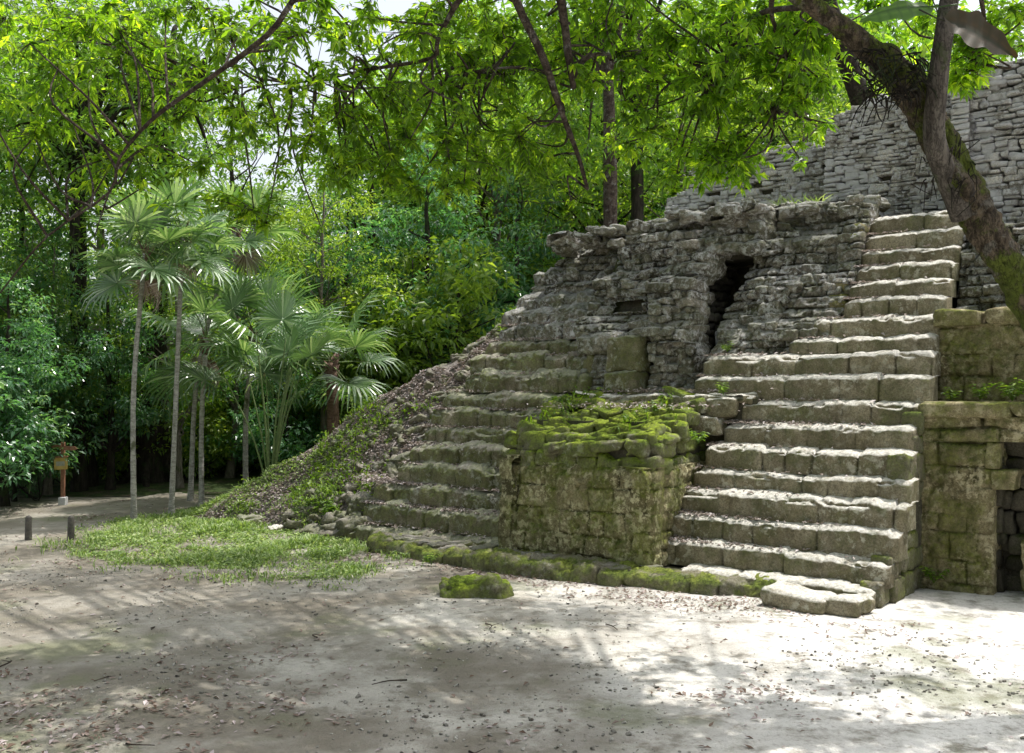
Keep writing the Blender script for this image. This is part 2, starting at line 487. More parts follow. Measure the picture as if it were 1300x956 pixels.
def stones_arrays(S, n=7, amp=.02, lump=.5, frame=F, seed=0, seedw=3):
    """S: rows (cx,cy,cz, hx,hy,hz, rx,ry,rz, rad, rnd)"""
    S = np.asarray(S, float)
    tv, tq = cube_tpl(n)
    k, m = len(S), len(tv)
    H = S[:, None, 3:6]
    P = tv[None] * H
    rad = np.minimum(S[:, 9], S[:, 3:6].min(1) * .95)[:, None, None]
    inner = np.clip(H - rad, 0, None)
    q = np.clip(P, -inner, inner)
    d = P - q
    d /= np.linalg.norm(d, axis=2, keepdims=True) + 1e-9
    P = q + d * rad
    rg = np.random.default_rng(seed + 11)
    sh = rg.uniform(-.14, .14, (k, 1, 4))
    x, y, z = P[..., 0:1], P[..., 1:2], P[..., 2:3]
    hz = H[..., 2:3]; hx = H[..., 0:1]
    x2 = x * (1 + sh[..., 0:1] * z / hz) + sh[..., 1:2] * .5 * z
    z2 = z * (1 + sh[..., 2:3] * x / hx) + sh[..., 3:4] * .25 * x * (hz / hx)
    P = np.concatenate([x2, y, z2], 2)
    a, b, c = S[:, 6], S[:, 7], S[:, 8]
    ca, sa, cb, sb, cc, sn = np.cos(a), np.sin(a), np.cos(b), np.sin(b), np.cos(c), np.sin(c)
    Rm = np.zeros((k, 3, 3))
    Rm[:, 0, 0] = cc * cb; Rm[:, 0, 1] = cc * sb * sa - sn * ca; Rm[:, 0, 2] = cc * sb * ca + sn * sa
    Rm[:, 1, 0] = sn * cb; Rm[:, 1, 1] = sn * sb * sa + cc * ca; Rm[:, 1, 2] = sn * sb * ca - cc * sa
    Rm[:, 2, 0] = -sb; Rm[:, 2, 1] = cb * sa; Rm[:, 2, 2] = cb * ca
    P = np.einsum('kij,kmj->kmi', Rm, P); d = np.einsum('kij,kmj->kmi', Rm, d)
    # lumps: own offset per stone, so neighbours differ
    off = rg.uniform(0, 50, (k, 1, 3))
    Q = (P + off).reshape(-1, 3)
    sz = S[:, 3:6].min(1)
    lumps = fbm(Q, 3.2, 2, seedw).reshape(k, m, 1) * sz[:, None, None] * .22 * lump
    fine = fbm(Q, 14., 2, seedw + 5).reshape(k, m, 1) * amp
    chip = -np.clip(fbm(Q, 4.5, 2, seedw + 9).reshape(k, m, 1) - .22, 0, 1) * sz[:, None, None] * .8 * min(lump, 1.)
    P = P + d * (lumps + fine + chip)
    P = P + S[:, None, 0:3]
    W = frame.w(P).reshape(-1, 3)
    Qd = (tq[None] + (np.arange(k) * m)[:, None, None]).reshape(-1, 4)
    return W, Qd, np.repeat(S[:, 10], m)


def course(x0, x1, z0, z1, vf, w, depth, rad, rg, jv=.03, jz=.01, gap=.012, rot=.03, miss=0., keep=None):
    """one course of stones between x0..x1, z0..z1 on face v=vf(x,z)"""
    out = []; x = x0
    while x < x1 - .02:
        ww = min(w * rg.uniform(.6, 1.45), x1 - x)
        if x1 - (x + ww) < w * .35: ww = x1 - x
        cx = x + ww / 2; cz = (z0 + z1) / 2
        if rg.random() >= miss and (keep is None or keep(cx, cz)):
            hz = (z1 - z0) / 2 - gap / 2 + rg.uniform(-jz, jz) * .5
            v = vf(cx, cz) + rg.uniform(-jv, jv)
            out.append((cx, v + depth / 2, cz + rg.uniform(-jz, jz) * .5, ww / 2 - gap / 2, depth / 2, hz,
                        rg.uniform(-rot, rot), rg.uniform(-rot, rot), rg.uniform(-rot, rot),
                        rad * rg.uniform(.7, 1.3), rg.random()))
        x += ww
    return out


def masonry(x0, x1, z0, z1, vf, h, w, depth, rad, seed, **kw):
    rg = np.random.default_rng(seed); out = []; z = z0
    while z < z1 - .01:
        hh = min(h * rg.uniform(.72, 1.3), z1 - z)
        if z1 - (z + hh) < h * .45: hh = z1 - z
        a = x0(z) if callable(x0) else x0
        b = x1(z) if callable(x1) else x1
        if b > a: out += course(a, b, z, z + hh, vf, w * rg.uniform(.8, 1.2), depth, rad, rg, **kw)
        z += hh
    return out


def stone_obj(name, groups, mat, parent, n=7, amp=.02, lump=.5, seed=0):
    """groups: list of (S, frame)"""
    mb = MB()
    for i, (S, fr) in enumerate(groups):
        if len(S) == 0: continue
        W, Q, r = stones_arrays(S, n, amp, lump, fr, seed + i)
        mb.add(W, Q, None, r)
    return mb.build(name, mat, parent)


def prism(poly_vz, s0, s1, frame=F):
    """extrude a (v,z) polygon from s0 to s1"""
    m = len(poly_vz)
    A = np.array([[s0, v, z] for v, z in poly_vz]); B = np.array([[s1, v, z] for v, z in poly_vz])
    V = frame.w(np.vstack([A, B]))
    Q = [[i, (i + 1) % m, m + (i + 1) % m, m + i] for i in range(m)]
    return V, Q, [list(range(m))[::-1], list(range(m, 2 * m))]


def add_core(mb, s0, s1, v0, v1, z0, z1, vtop=None, frame=F):
    """solid fill, front may lean back to vtop"""
    vt = v0 if vtop is None else vtop
    P = [[s0, v0, z0], [s1, v0, z0], [s1, v1, z0], [s0, v1, z0], [s0, vt, z1], [s1, vt, z1], [s1, v1, z1], [s0, v1, z1]]
    mb.add(frame.w(np.array(P, float)), [[0, 1, 5, 4], [1, 2, 6, 5], [2, 3, 7, 6], [3, 0, 4, 7], [4, 5, 6, 7], [3, 2, 1, 0]])


def band(s0, s1, z0, z1, v0, depth, w, seed, amp=.03, joint=.022, wav=.03, r=.07, tilt=.0, frame=F, ds=.022, step=.02):
    """one worn course of a staircase: riser, rounded shoulder, tread; shallow joints"""
    rg = np.random.default_rng(seed)
    n = max(8, int((s1 - s0) / ds)); s = np.linspace(s0, s1, n)
    h = z1 - z0
    a = np.linspace(0, np.pi / 2, 7)[1:-1]
    rh = r * 1.7
    pv = np.concatenate([np.linspace(-.01, 0., 9), rh - rh * np.cos(a), np.linspace(rh, depth, 9)])
    pz = np.concatenate([np.linspace(0, h - r, 9), h - r + r * np.sin(a), np.full(9, h)])
    pz = pz - tilt * np.clip(1 - pv / (T * 1.25), 0, 1) * np.clip((pz - (h - r * 2.5)) / (r * 1.5), 0, 1)
    dv = np.concatenate([np.full(9, -1.), -np.cos(a), np.zeros(9)]); dz = np.concatenate([np.zeros(9), np.sin(a), np.full(9, 1.)])
    js = [s0 - .1]
    while js[-1] < s1: js.append(js[-1] + w * rg.uniform(.5, 1.6))
    js = np.array(js); idx = np.clip(np.searchsorted(js, s) - 1, 0, len(js) - 1)
    offs = rg.uniform(-step, step, len(js) + 1); offz = rg.uniform(-step, step, len(js) + 1) * .9; rn = rg.random(len(js) + 1)
    slope = rg.uniform(-.05, .05, len(js) + 1)
    Sg, Pv = np.meshgrid(s, pv, indexing='ij'); _, Pz = np.meshgrid(s, pz, indexing='ij')
    jx = js[None, :] + 0 * Pz[:, :1]
    lean = np.sin(js * 37.) * .10
    d = np.min(np.abs(Sg[..., None] - js[None, None, :] - lean * (Pz[..., None] - h / 2)), -1)
    g = np.exp(-(d / .016) ** 2) * joint + np.exp(-(d / .06) ** 2) * joint * .5
    strength = rg.uniform(.12, .95, len(js) + 1)
    g = g * strength[idx][:, None]
    wavy = np.interp(s, np.linspace(s0, s1, max(3, int((s1 - s0) / .9))), rg.uniform(-wav, wav, max(3, int((s1 - s0) / .9))))
    wv = np.interp(s, np.linspace(s0, s1, max(3, int((s1 - s0) / .7))), rg.uniform(-wav, wav, max(3, int((s1 - s0) / .7))))
    off = rg.uniform(0, 60, 3)
    Q = np.stack([Sg, Pv, Pz], -1).reshape(-1, 3) + off
    lum = (fbm(Q, 3.5, 3, seed + 1) * amp + fbm(Q, 15, 3, seed + 2, .6) * amp * .42).reshape(Sg.shape)
    sho = np.exp(-((np.arange(len(pv)) - 11.) / 3.5) ** 2)[None]
    chip = np.clip(fbm(Q, 2.6, 4, seed + 4, .6).reshape(Sg.shape) - .28, 0, 1) * .16 * sho
    disp = lum - g - chip
    V = v0 + Pv + dv[None] * disp + offs[idx][:, None] + wv[:, None]
    Z = z0 + Pz + dz[None] * disp + (Pz / h) * (offz[idx][:, None] + slope[idx][:, None] * (Sg - js[idx][:, None]) * .6 + wavy[:, None])
    # ends round back into the stone
    e = np.minimum(Sg - s0, s1 - Sg); V = V + .07 * np.exp(-(e / .05) ** 1.5); Z = Z - .04 * (Pz / h) * np.exp(-(e / .06) ** 1.5)
    m = len(pv)
    W = np.stack([Sg, V, Z], -1)
    # end caps
    c0 = W[0].mean(0) + [0, depth * .3, 0]; c1 = W[-1].mean(0) + [0, depth * .3, 0]
    caps = []
    for row in (W[0], W[-1]):
        bk = row.copy(); bk[:, 1] = np.maximum(row[:, 1], v0 + depth * .9); caps.append((bk + row) / 2); caps.append(bk)
    W = np.concatenate([caps[1][None], caps[0][None], W, caps[2][None], caps[3][None]])
    nn = n + 4
    i, j = np.meshgrid(np.arange(nn - 1), np.arange(m - 1), indexing='ij'); q = i * m + j
    Qd = np.stack([q, q + m, q + m + 1, q + 1], -1).reshape(-1, 4)
    r_ = np.concatenate([[rn[0]] * 2, rn[idx], [rn[idx[-1]]] * 2])
    cv = np.clip(g / joint, 0, 1.2) * .8; cv = np.concatenate([cv[:1], cv[:1], cv, cv[-1:], cv[-1:]])
    return frame.w(W.reshape(-1, 3)), Qd, np.repeat(r_, m), cv.ravel()


def wall_sheet(x0, x1, z0, z1, vf, h, w, seed, joint=.02, amp=.012, step=.012, frame=F, ds=.018, wrap=.25, top=True, keep=None, rr=.05, fade=.5, f0=None, f1=None, pitd=.09):
    """flush old masonry: one displaced sheet with worn joints, ends and top turn back into the wall"""
    rg = np.random.default_rng(seed)
    x = np.linspace(x0, x1, max(6, int((x1 - x0) / ds))); z = np.linspace(z0, z1, max(6, int((z1 - z0) / ds)))
    zs = [z0 - rg.uniform(0, h)]
    while zs[-1] < z1: zs.append(zs[-1] + h * rg.uniform(.7, 1.35))
    zs = np.array(zs)
    X, Z = np.meshgrid(x, z, indexing='ij')
    Pw = np.stack([X, Z, 0 * X], -1).reshape(-1, 3) + seed
    wx = (fbm(Pw, 1.6, 3, seed) * .035).reshape(X.shape); wz = (fbm(Pw + 9, 1.4, 3, seed) * .03).reshape(X.shape)
    Xw, Zw = X + wx, Z + wz
    ci = np.clip(np.searchsorted(zs, Zw.ravel()).reshape(Zw.shape) - 1, 0, len(zs) - 2)
    dz_ = np.minimum(np.abs(Zw - zs[ci]), np.abs(Zw - zs[np.minimum(ci + 1, len(zs) - 1)]))
    dx_ = np.full(X.shape, 9.); off = np.zeros(X.shape); rn = np.zeros(X.shape); til = np.zeros(X.shape)
    for c in range(len(zs)):
        js = [x0 - rg.uniform(0, w)]
        while js[-1] < x1 + w: js.append(js[-1] + w * rg.uniform(.5, 1.5))
        js = np.array(js); m_ = ci == c
        if not m_.any(): continue
        k = np.clip(np.searchsorted(js, Xw[m_]) - 1, 0, len(js) - 2)
        dx_[m_] = np.minimum(np.abs(Xw[m_] - js[k]), np.abs(Xw[m_] - js[k + 1]))
        o_ = rg.uniform(-step, step, len(js)); off[m_] = o_[k]; rn[m_] = rg.random(len(js))[k]
        til[m_] = (rg.uniform(-.04, .04, len(js))[k]) * (Xw[m_] - js[k])
    d = np.minimum(dx_, dz_)
    u_ = (X - x0) / (x1 - x0)
    jn = np.clip(fade + .25 + fbm(Pw + 31, 1.3, 3, seed + 3).reshape(X.shape) * 1.1, .15, 1.3)
    g = (np.exp(-(d / .011) ** 2) + .45 * np.exp(-(d / .045) ** 2)) * joint * jn
    lum = (fbm(Pw, 3., 3, seed + 6) * amp * 1.4 + fbm(Pw, 17, 3, seed + 7, .6) * amp * .6).reshape(X.shape)
    pit = np.clip(fbm(Pw, 7, 3, seed + 8).reshape(X.shape) - .55, 0, 1) * pitd
    e = np.minimum(X - x0, x1 - X); e2 = (z1 - Z) if top else 9 + 0 * Z
    a0 = f0(Z) if f0 else x0; a1 = f1(Z) if f1 else x1
    X = a0 + u_ * (a1 - a0) if (f0 or f1) else X
    V = vf(X, Z) + off + til + g - lum + pit + .05 * np.exp(-(e / rr) ** 1.4) + .04 * np.exp(-(e2 / rr) ** 1.4)
    W = np.stack([X, V, Z], -1); cv = np.clip(g / joint, 0, 1.2)
    if wrap:
        a = W[0].copy(); a[:, 1] += wrap; b = W[-1].copy(); b[:, 1] += wrap
        W = np.concatenate([a[None], W, b[None]]); rn = np.concatenate([rn[:1], rn, rn[-1:]]); cv = np.concatenate([cv[:1], cv, cv[-1:]])
    if top:
        a = W[:, -1].copy(); a[:, 1] += .3; a[:, 2] += .01; W = np.concatenate([W, a[:, None]], 1); rn = np.concatenate([rn, rn[:, -1:]], 1); cv = np.concatenate([cv, cv[:, -1:]], 1)
    nx, nz_ = W.shape[:2]
    i, j = np.meshgrid(np.arange(nx - 1), np.arange(nz_ - 1), indexing='ij'); q = i * nz_ + j
    Qd = np.stack([q, q + nz_, q + nz_ + 1, q + 1], -1).reshape(-1, 4)
    if keep is not None:
        Qd = Qd[keep(W.reshape(-1, 3)[Qd[:, 0], 0], W.reshape(-1, 3)[Qd[:, 0], 2])]
    return frame.w(W.reshape(-1, 3)), Qd, rn.ravel(), cv.ravel()


def band_obj(name, bands, mat, parent):
    mb = MB()
    for b in bands: mb.add(b[0], b[1], None, b[2])
    cv = np.concatenate([b[3] for b in bands])
    return obj(name, mesh(name, np.concatenate(mb.V), np.concatenate(mb.Q), mat, True, np.concatenate(mb.R), cv), parent)


# ================================================================ main staircase
ZR = [0, .28, .60, .97, 1.32, 1.62, 1.97, 2.31, 2.66, 3.05, 3.39, 3.65, 3.96, 4.28, 4.55, 4.84, 5.12, 5.43, 5.75]
LR = {1: -2.8, 2: -3.36, 3: -3.32, 4: -3.18, 5: -3.12, 6: -3.02, 7: -2.85, 8: -2.7, 9: -3.62, 10: -3.58, 11: -2.2, 12: -1.9}
RR = {1: -.02, 2: .08, 3: .13, 4: .16, 5: .14, 6: .08, 7: .03, 8: .03, 9: .1, 10: .08}
rg = np.random.default_rng(21)
stair = tag(empty('stone_staircase'), 'broad stone staircase with sunlit treads climbing to the summit beside the doorway wall', 'staircase')
for k in range(1, 19):
    lo, hi = LR.get(k, -1.5), RR.get(k, .05)
    z0, z1 = ZR[k - 1], ZR[k]
    v0 = (k - 1) * T
    ph = rg.uniform(0, 6)
    b = band(lo, hi, z0 - .05, z1, v0 - (.10 if k == 1 else 0), .5, .66, 100 + k, amp=.022, joint=.028 if k > 7 else .036, wav=.012, r=.055, tilt=.062 if k > 1 else .03, step=.010 if k > 7 else .016)
    W_ = b[0].copy(); W_[:, :2] += N2 * (.03 * np.sin((W_[:, :1] + W_[:, 1:2]) * 1.3 + ph))
    band_obj('step', [(W_, b[1], b[2], b[3])], M['step'], stair)
# the broken lowest block at the right foot
S = [(-.82, -.42, .10, .42, .30, .13, .02, .04, .03, .09, .6), (-.22, -.36, .10, .26, .28, .12, -.02, -.05, -.06, .09, .4)]
stone_obj('step', [(S, F)], M['step'], stair, n=9, amp=.014, lump=.7, seed=130)
mb = MB()
for k in range(2, 19):
    add_core(mb, LR.get(k, -1.5) + .05, RR.get(k, .05) - .1, (k - 1) * T + .32, 5.2, ZR[k - 2] if k > 2 else 0, ZR[k] - .07)
mb.build('core', M['core'], stair, smooth=False)
fl = masonry(.12, 1.9, 0, 2.5, lambda x, z: .02, .3, .36, .3, .05, 131, jv=.03, jz=.01, rot=.03, gap=.0,
             keep=lambda x, z: z < (x - .05) * 1.33 + .12)
stone_obj('side_facing', [(fl, f_right(.10, 0))], M['kerb'], stair, n=8, amp=.015, lump=.5, seed=132)

# ================================================================ kerb step along the foot
kerb = tag(empty('kerb_step'), 'low mossy kerb of stones running along the foot of both staircases', 'stone kerb')
rg = np.random.default_rng(31)
def kv(x): return np.interp(x, [-8.9, -5.5, -3.4, -2.4, -1.1], [-.62, -1.0, -.80, -.50, -.22])
b = band(-8.7, -1.1, -.08, .24, 0, .55, .6, 140, amp=.05, joint=.045, wav=.05, r=.12, step=.035)
s__, v__ = loc(b[0][:, 0], b[0][:, 1])
W_ = b[0].copy(); W_[:, :2] += N2 * kv(s__)[:, None]
band_obj('stone_row', [(W_, b[1], b[2], b[3])], M['kerb'], kerb)
mb = MB()
S = []
for i in range(60):
    s = rg.uniform(-8.4, -3.0); v = rg.uniform(kv(s) + .35, -.1)
    S.append((s, v, .19 + rg.uniform(-.05, .02), rg.uniform(.12, .28), rg.uniform(.12, .22), .06, *rg.uniform(-.12, .12, 2), rg.uniform(0, 3), .05, rg.random()))
stone_obj('ledge', [(S, F)], M['rubble'], kerb, n=6, amp=.02, lump=.9, seed=141)
add_core(mb, -8.5, -2.6, -.45, .3, 0, .19)
mb.build('core', M['core'], kerb, smooth=False)

# ================================================================ left staircase
ZL = [0, .36, .72, 1.09, 1.45, 1.80, 2.13, 2.47, 2.80, 3.14, 3.48, 3.80, 4.12, 4.42, 4.72, 5.0, 5.25]
LL = [0, -9.86, -9.7, -9.62, -9.2, -9.1, -9.08, -9.05, -8.95, -8.65, -8.6, -8.5, -8.4, -8.45, -8.3, -8.1, -7.9]
RL = [0, -5.6, -5.7, -5.7, -5.7, -5.7, -5.7, -5.6, -2.75, -5.7, -5.5, -5.4, -5.3, -5.3, -5.3, -5.4, -5.5]
lst = tag(empty('stone_staircase'), 'weathered mossy stone staircase rising beside the leaf-strewn rubble mound', 'staircase')
rg = np.random.default_rng(41)
for k in range(1, 17):
    z0, z1 = ZL[k - 1], ZL[k]
    if k == 8: z1 = 2.72
    v0 = (k - 1) * T; ph = rg.uniform(0, 6)
    vf = lambda x, z: v0 + .05 * math.sin(x * 1.3 + ph)
    rough = k > 8
    b = band(LL[k], RL[k], z0 - .05, z1, v0, .55, .42, 150 + k, amp=.04 if not rough else .055, joint=.035, wav=.045 if not rough else .06, r=.075, tilt=.08, step=.035 if not rough else .05)
    W_ = b[0].copy(); W_[:, :2] += N2 * (.05 * np.sin((W_[:, :1] + W_[:, 1:2]) * 1.1 + ph))
    band_obj('step', [(W_, b[1], b[2], b[3])], M['step_mossy'] if k < 12 else M['rough'], lst)
mb = MB()
for k in range(1, 17):
    add_core(mb, LL[k] + .1, RL[k] - .05, (k - 1) * T + .3, 4.6, 0 if k < 3 else ZL[k - 2], ZL[k] - .06)
mb.build('core', M['core'], lst, smooth=False)

# ================================================================ pier
pier = tag(empty('masonry_pier'), 'squat square masonry pier with bright moss on its rubble top, between the two staircases', 'stone pier')
PL, PR, PV = -5.98, -3.12, -.22
pf = lambda x, z: .04 * (z)
A = masonry(PL, PR - .12, .12, 1.62, lambda x, z: PV + .05 * z, .34, .40, .4, .022, 51, jv=.008, jz=.004, rot=.006, gap=-.004)
Bm = masonry(PL - .03, PR - .02, 1.57, 2.10, lambda x, z: PV + .09 + .42 * (z - 1.6), .23, .40, .5, .07, 52, jv=.07, jz=.05, rot=.13, gap=-.03)
fr = f_right(PR, PV)
A2 = masonry(.28, 2.1, .25, 1.62, lambda x, z: .02 * z, .31, .42, .4, .022, 53, jv=.008, jz=.004, rot=.006, gap=-.004)
B2 = masonry(.15, 2.3, 1.60, 2.08, lambda x, z: .10 + .25 * (z - 1.6), .24, .38, .4, .09, 54, jv=.05, jz=.03, rot=.08, gap=-.02)
# quoins on the corner
rg = np.random.default_rng(55)
Cq = []
z = .12
while z < 1.6:
    h = rg.uniform(.26, .36)
    Cq.append((PR - .21, PV + .05 * z + .21, z + h / 2, .215, .21, h / 2 - .003, 0, 0, rg.uniform(-.02, .02), .05, rg.random())); z += h
Lq = masonry(-2.2, -.02, .2, 1.8, lambda x, z: .02 * z, .30, .42, .4, .04, 57, jv=.02)
band_obj('facing', [wall_sheet(PL, PR, .1, 1.66, lambda x, z: PV + .05 * z, .33, .42, 160, joint=.03, amp=.02, step=.014, rr=.07),
                    wall_sheet(.0, 2.2, .2, 1.66, lambda x, z: .02 * z, .33, .42, 161, joint=.03, amp=.02, step=.014, frame=fr, rr=.07),
                    wall_sheet(-2.2, 0, .1, 1.75, lambda x, z: .02 * z, .33, .42, 162, joint=.045, amp=.02, frame=f_left(PL, PV), rr=.07)], M['pier'], pier)
stone_obj('mossy_course', [(Bm, F), (B2, fr)], M['pier_top'], pier, n=9, amp=.02, lump=.95, seed=165)
mb = MB(); add_core(mb, PL + .08, PR - .2, PV + .2, 1.9, 0, 1.9, vtop=PV + .25); add_core(mb, PL + .2, PR - .3, .6, 1.9, 1.8, 2.3)
mb.build('core', M['core'], pier, smooth=False)
S = []
rg = np.random.default_rng(56)
def pier_top(s, v):   # rubble ramp climbing back from the front edge
    return 1.96 + np.clip(v - PV - .2, 0, 2) * .34 - .12 * max(0, s + 3.9) + .07 * math.sin(s * 3.1) + .05 * math.sin(v * 5 + s * 2)
for i in range(150):
    s = rg.uniform(PL + .08, PR - .12); v = rg.uniform(PV + .2, 2.0)
    S.append((s, v, pier_top(s, v) + rg.uniform(-.10, .04) - .02, rg.uniform(.10, .30), rg.uniform(.1, .24), rg.uniform(.05, .14),
              *rg.uniform(-.32, .32, 2), rg.uniform(-.7, .7), .045, rg.random()))
stone_obj('rubble_top', [(S, F)], M['pier_top'], pier, n=6, amp=.02, lump=1.0, seed=170)

# ================================================================ landing behind the pier
land = tag(empty('stone_landing'), 'narrow dusty stone landing linking the two staircases behind the mossy pier', 'landing')
S = []
rg = np.random.default_rng(61)
for i in range(90):
    s = rg.uniform(-5.6, -2.6); v = rg.uniform(1.85, 2.6)
    S.append((s, v, 2.68 + rg.uniform(-.05, .0), rg.uniform(.14, .3), rg.uniform(.12, .25), .07, *rg.uniform(-.06, .06, 2), rg.uniform(0, 3), .06, rg.random()))
S += course(-3.9, -2.7, 2.35, 2.70, lambda x, z: 1.66, .5, .5, .07, rg, jv=.04, jz=.02, rot=.05, gap=-.03)
S += course(-3.9, -2.9, 2.05, 2.38, lambda x, z: 1.50, .4, .5, .07, rg, jv=.04, jz=.03, rot=.06, gap=-.03)
stone_obj('paving', [(S, F)], M['step'], land, n=6, amp=.015, lump=.9, seed=180)
mb = MB(); add_core(mb, -5.7, -2.4, 1.8, 4.5, 0, 2.66)
mb.build('core', M['core'], land, smooth=False)

# ================================================================ ruined middle mass
def xl(z): return np.interp(z, [2.6, 3.4, 4.0, 4.5, 5.3], [-3.80, -3.82, -3.90, -4.02, -3.80]) + .05 * np.sin(np.asarray(z) * 8)
def xr(z): return np.interp(z, [3.2, 3.67, 4.2, 4.6, 5.3], [-3.74, -3.64, -3.62, -3.50, -3.32]) + .05 * np.sin(np.asarray(z) * 7 + 1)
ruin = tag(empty('ruined_masonry_mass'), 'jagged lichen-grey ruined masonry mass with two upright buttresses left of the dark crevice', 'ruin')
gA = masonry(-5.35, -4.70, 2.68, 3.72, lambda x, z: 1.97 + .05 * (z - 2.7), .5, .42, .5, .06, 71, jv=.03, rot=.03, gap=-.03)
gA2 = masonry(-6.05, -5.35, 2.78, 3.75, lambda x, z: 2.1 + .1 * (z - 2.7), .30, .34, .5, .1, 72, jv=.09, rot=.12, jz=.04)
gB = masonry(-4.62, -4.28, 2.68, 4.35, lambda x, z: 2.25 + .04 * math.sin(z * 9), .16, .22, .5, .05, 73, jv=.05, rot=.10, gap=-.01)
gB2 = masonry(-4.28, -3.88, 2.68, 4.7, lambda x, z: 2.42 + .05 * (z - 2.7), .15, .24, .6, .05, 74, jv=.06, rot=.12, gap=-.01)
def vC(x, z): return 2.33 + .50 * (z - 3.7) + .14 * np.sin(x * 3.1 + z * 1.3) + .10 * np.sin(z * 7.5 + x) 
gC = masonry(-6.1, -4.1, 3.72, 5.7, lambda x, z: float(vC(x, z)) - .06, .15, .30, .5, .045, 75, jv=.10, jz=.03, rot=.12, gap=-.015, miss=.62,
             keep=lambda x, z: not (-5.75 < x < -4.95 and 4.2 < z < 4.45))
# cap over the crevice
gD = masonry(-4.6, -3.05, 5.2, 5.95, lambda x, z: 3.25 + .5 * (z - 5.1), .15, .34, .8, .07, 76, jv=.09, jz=.04, rot=.12, gap=-.02)
gE = masonry(-4.5, lambda z: float(xl(z)), 4.35, 5.2, lambda x, z: 2.8 + .3 * (z - 4.4), .15, .3, .6, .07, 77, jv=.09, jz=.04, rot=.12, gap=-.02)
side = masonry(.05, 1.7, 2.7, 5.1, lambda x, z: .12 * math.sin(z * 3), .15, .26, .4, .06, 78, jv=.06, rot=.12, keep=lambda x, z: x > .25)
stone_obj('loose_stones', [(gC, F), (gD, F), (gE, F), (gA2, F)], M['rough'], ruin, n=8, amp=.03, lump=.9, seed=190)
RS = dict(joint=.07, amp=.055, step=.055, wrap=.5, rr=.08, fade=.8, pitd=.2, ds=.016)
band_obj('rubble_face', [wall_sheet(-6.15, -3.9, 3.6, 5.85, vC, .15, .30, 190, f0=lambda z: -6.2 + .16 * (z - 3.7) + .06 * np.sin(z * 9), f1=xl,
                                    keep=lambda x, z: ~((x > -5.7) & (x < -4.98) & (z > 4.2) & (z < 4.42)), **RS),
                         wall_sheet(-4.72, -3.86, 2.66, 4.4, lambda x, z: 2.36 + .10 * np.sin(x * 9) + .04 * (z - 2.7), .14, .22, 191, f1=xl, top=True, **{**RS, 'amp': .05}),
                         wall_sheet(-6.1, -5.3, 2.7, 3.85, lambda x, z: 2.15 + .12 * (z - 2.7) + .08 * np.sin(x * 6), .16, .28, 192, **RS)], M['rough'], ruin)
stone_obj('buttress', [(gA, F)], M['step_mossy'], ruin, n=12, amp=.02, lump=.35, seed=191)
stone_obj('shadowed_side', [(side, f_right(-3.95, 2.75))], M['shade_dark'], ruin, n=6, amp=.02, lump=.7, seed=198)
stone_obj('buttress', [(gB, F), (gB2, F)], M['rough'], ruin, n=8, amp=.02, lump=.7, seed=192)
mb = MB()
add_core(mb, -6.0, -4.7, 2.35, 4.6, 2.6, 3.75)
add_core(mb, -6.05, -4.35, 2.65, 4.8, 3.6, 5.7, vtop=3.75)
add_core(mb, -4.7, -4.2, 2.75, 4.8, 2.6, 4.7)
add_core(mb, -4.6, -3.0, 3.8, 5.2, 5.15, 5.85, vtop=4.1)
mb.build('core', M['core'], ruin, smooth=False)
# crumbling top edge
S = []
rg = np.random.default_rng(79)
for i in range(90):
    s = rg.uniform(-7.6, -3.2); v = 3.5 + rg.uniform(-.25, .9)
    S.append((s, v, 5.72 + .25 * rg.random() + .12 * (s + 5) * (.5 if s < -5 else .3), rg.uniform(.12, .28), rg.uniform(.1, .25), rg.uniform(.06, .12), *rg.uniform(-.25, .25, 2), rg.uniform(0, 3), .09, rg.random()))
stone_obj('rubble_top', [(S, F)], M['rough'], ruin, n=6, amp=.03, lump=1.1, seed=193)
# stepped rough shoulder at the left
gS = masonry(lambda z: -8.0 + .75 * (z - 5), -6.0, 4.95, 5.75, lambda x, z: 3.55 + .7 * (z - 5), .2, .36, .7, .1, 80, jv=.12, jz=.05, rot=.15, gap=-.02)
gS = [q for i_, q in enumerate(gS) if i_ % 3 == 0]
stone_obj('rubble_shoulder', [(gS, F)], M['rough'], ruin, n=7, amp=.03, lump=1.1, seed=194)
band_obj('shoulder_face', [wall_sheet(-8.0, -5.95, 4.85, 5.78, lambda x, z: 3.62 + .75 * (z - 5) + .08 * np.sin(z * 9), .16, .30, 195, f0=lambda z: -8.05 + .8 * (z - 5), **RS)], M['rough'], ruin)
mb = MB(); add_core(mb, -7.7, -5.9, 3.9, 5.2, 4.4, 5.6, vtop=4.3); mb.build('core', M['core'], ruin, smooth=False)

# crevice: pale plaster slab at its foot, dark back wall
crev = tag(empty('crevice_wall'), 'shadowed inner wall deep in the crevice with a pale smooth slab at its foot', 'wall')
stone_obj('plaster_slab', [([(-3.62, 3.3, 3.35, .16, .12, .55, .12, .0, .05, .02, .5)], F)], M['plaster'], crev, n=10, amp=.006, lump=.15, seed=195)
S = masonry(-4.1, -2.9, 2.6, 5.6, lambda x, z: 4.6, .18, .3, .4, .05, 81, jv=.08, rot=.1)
stone_obj('back_wall', [(S, F)], M['shade_dark'], crev, n=5, amp=.02, lump=.8, seed=196)

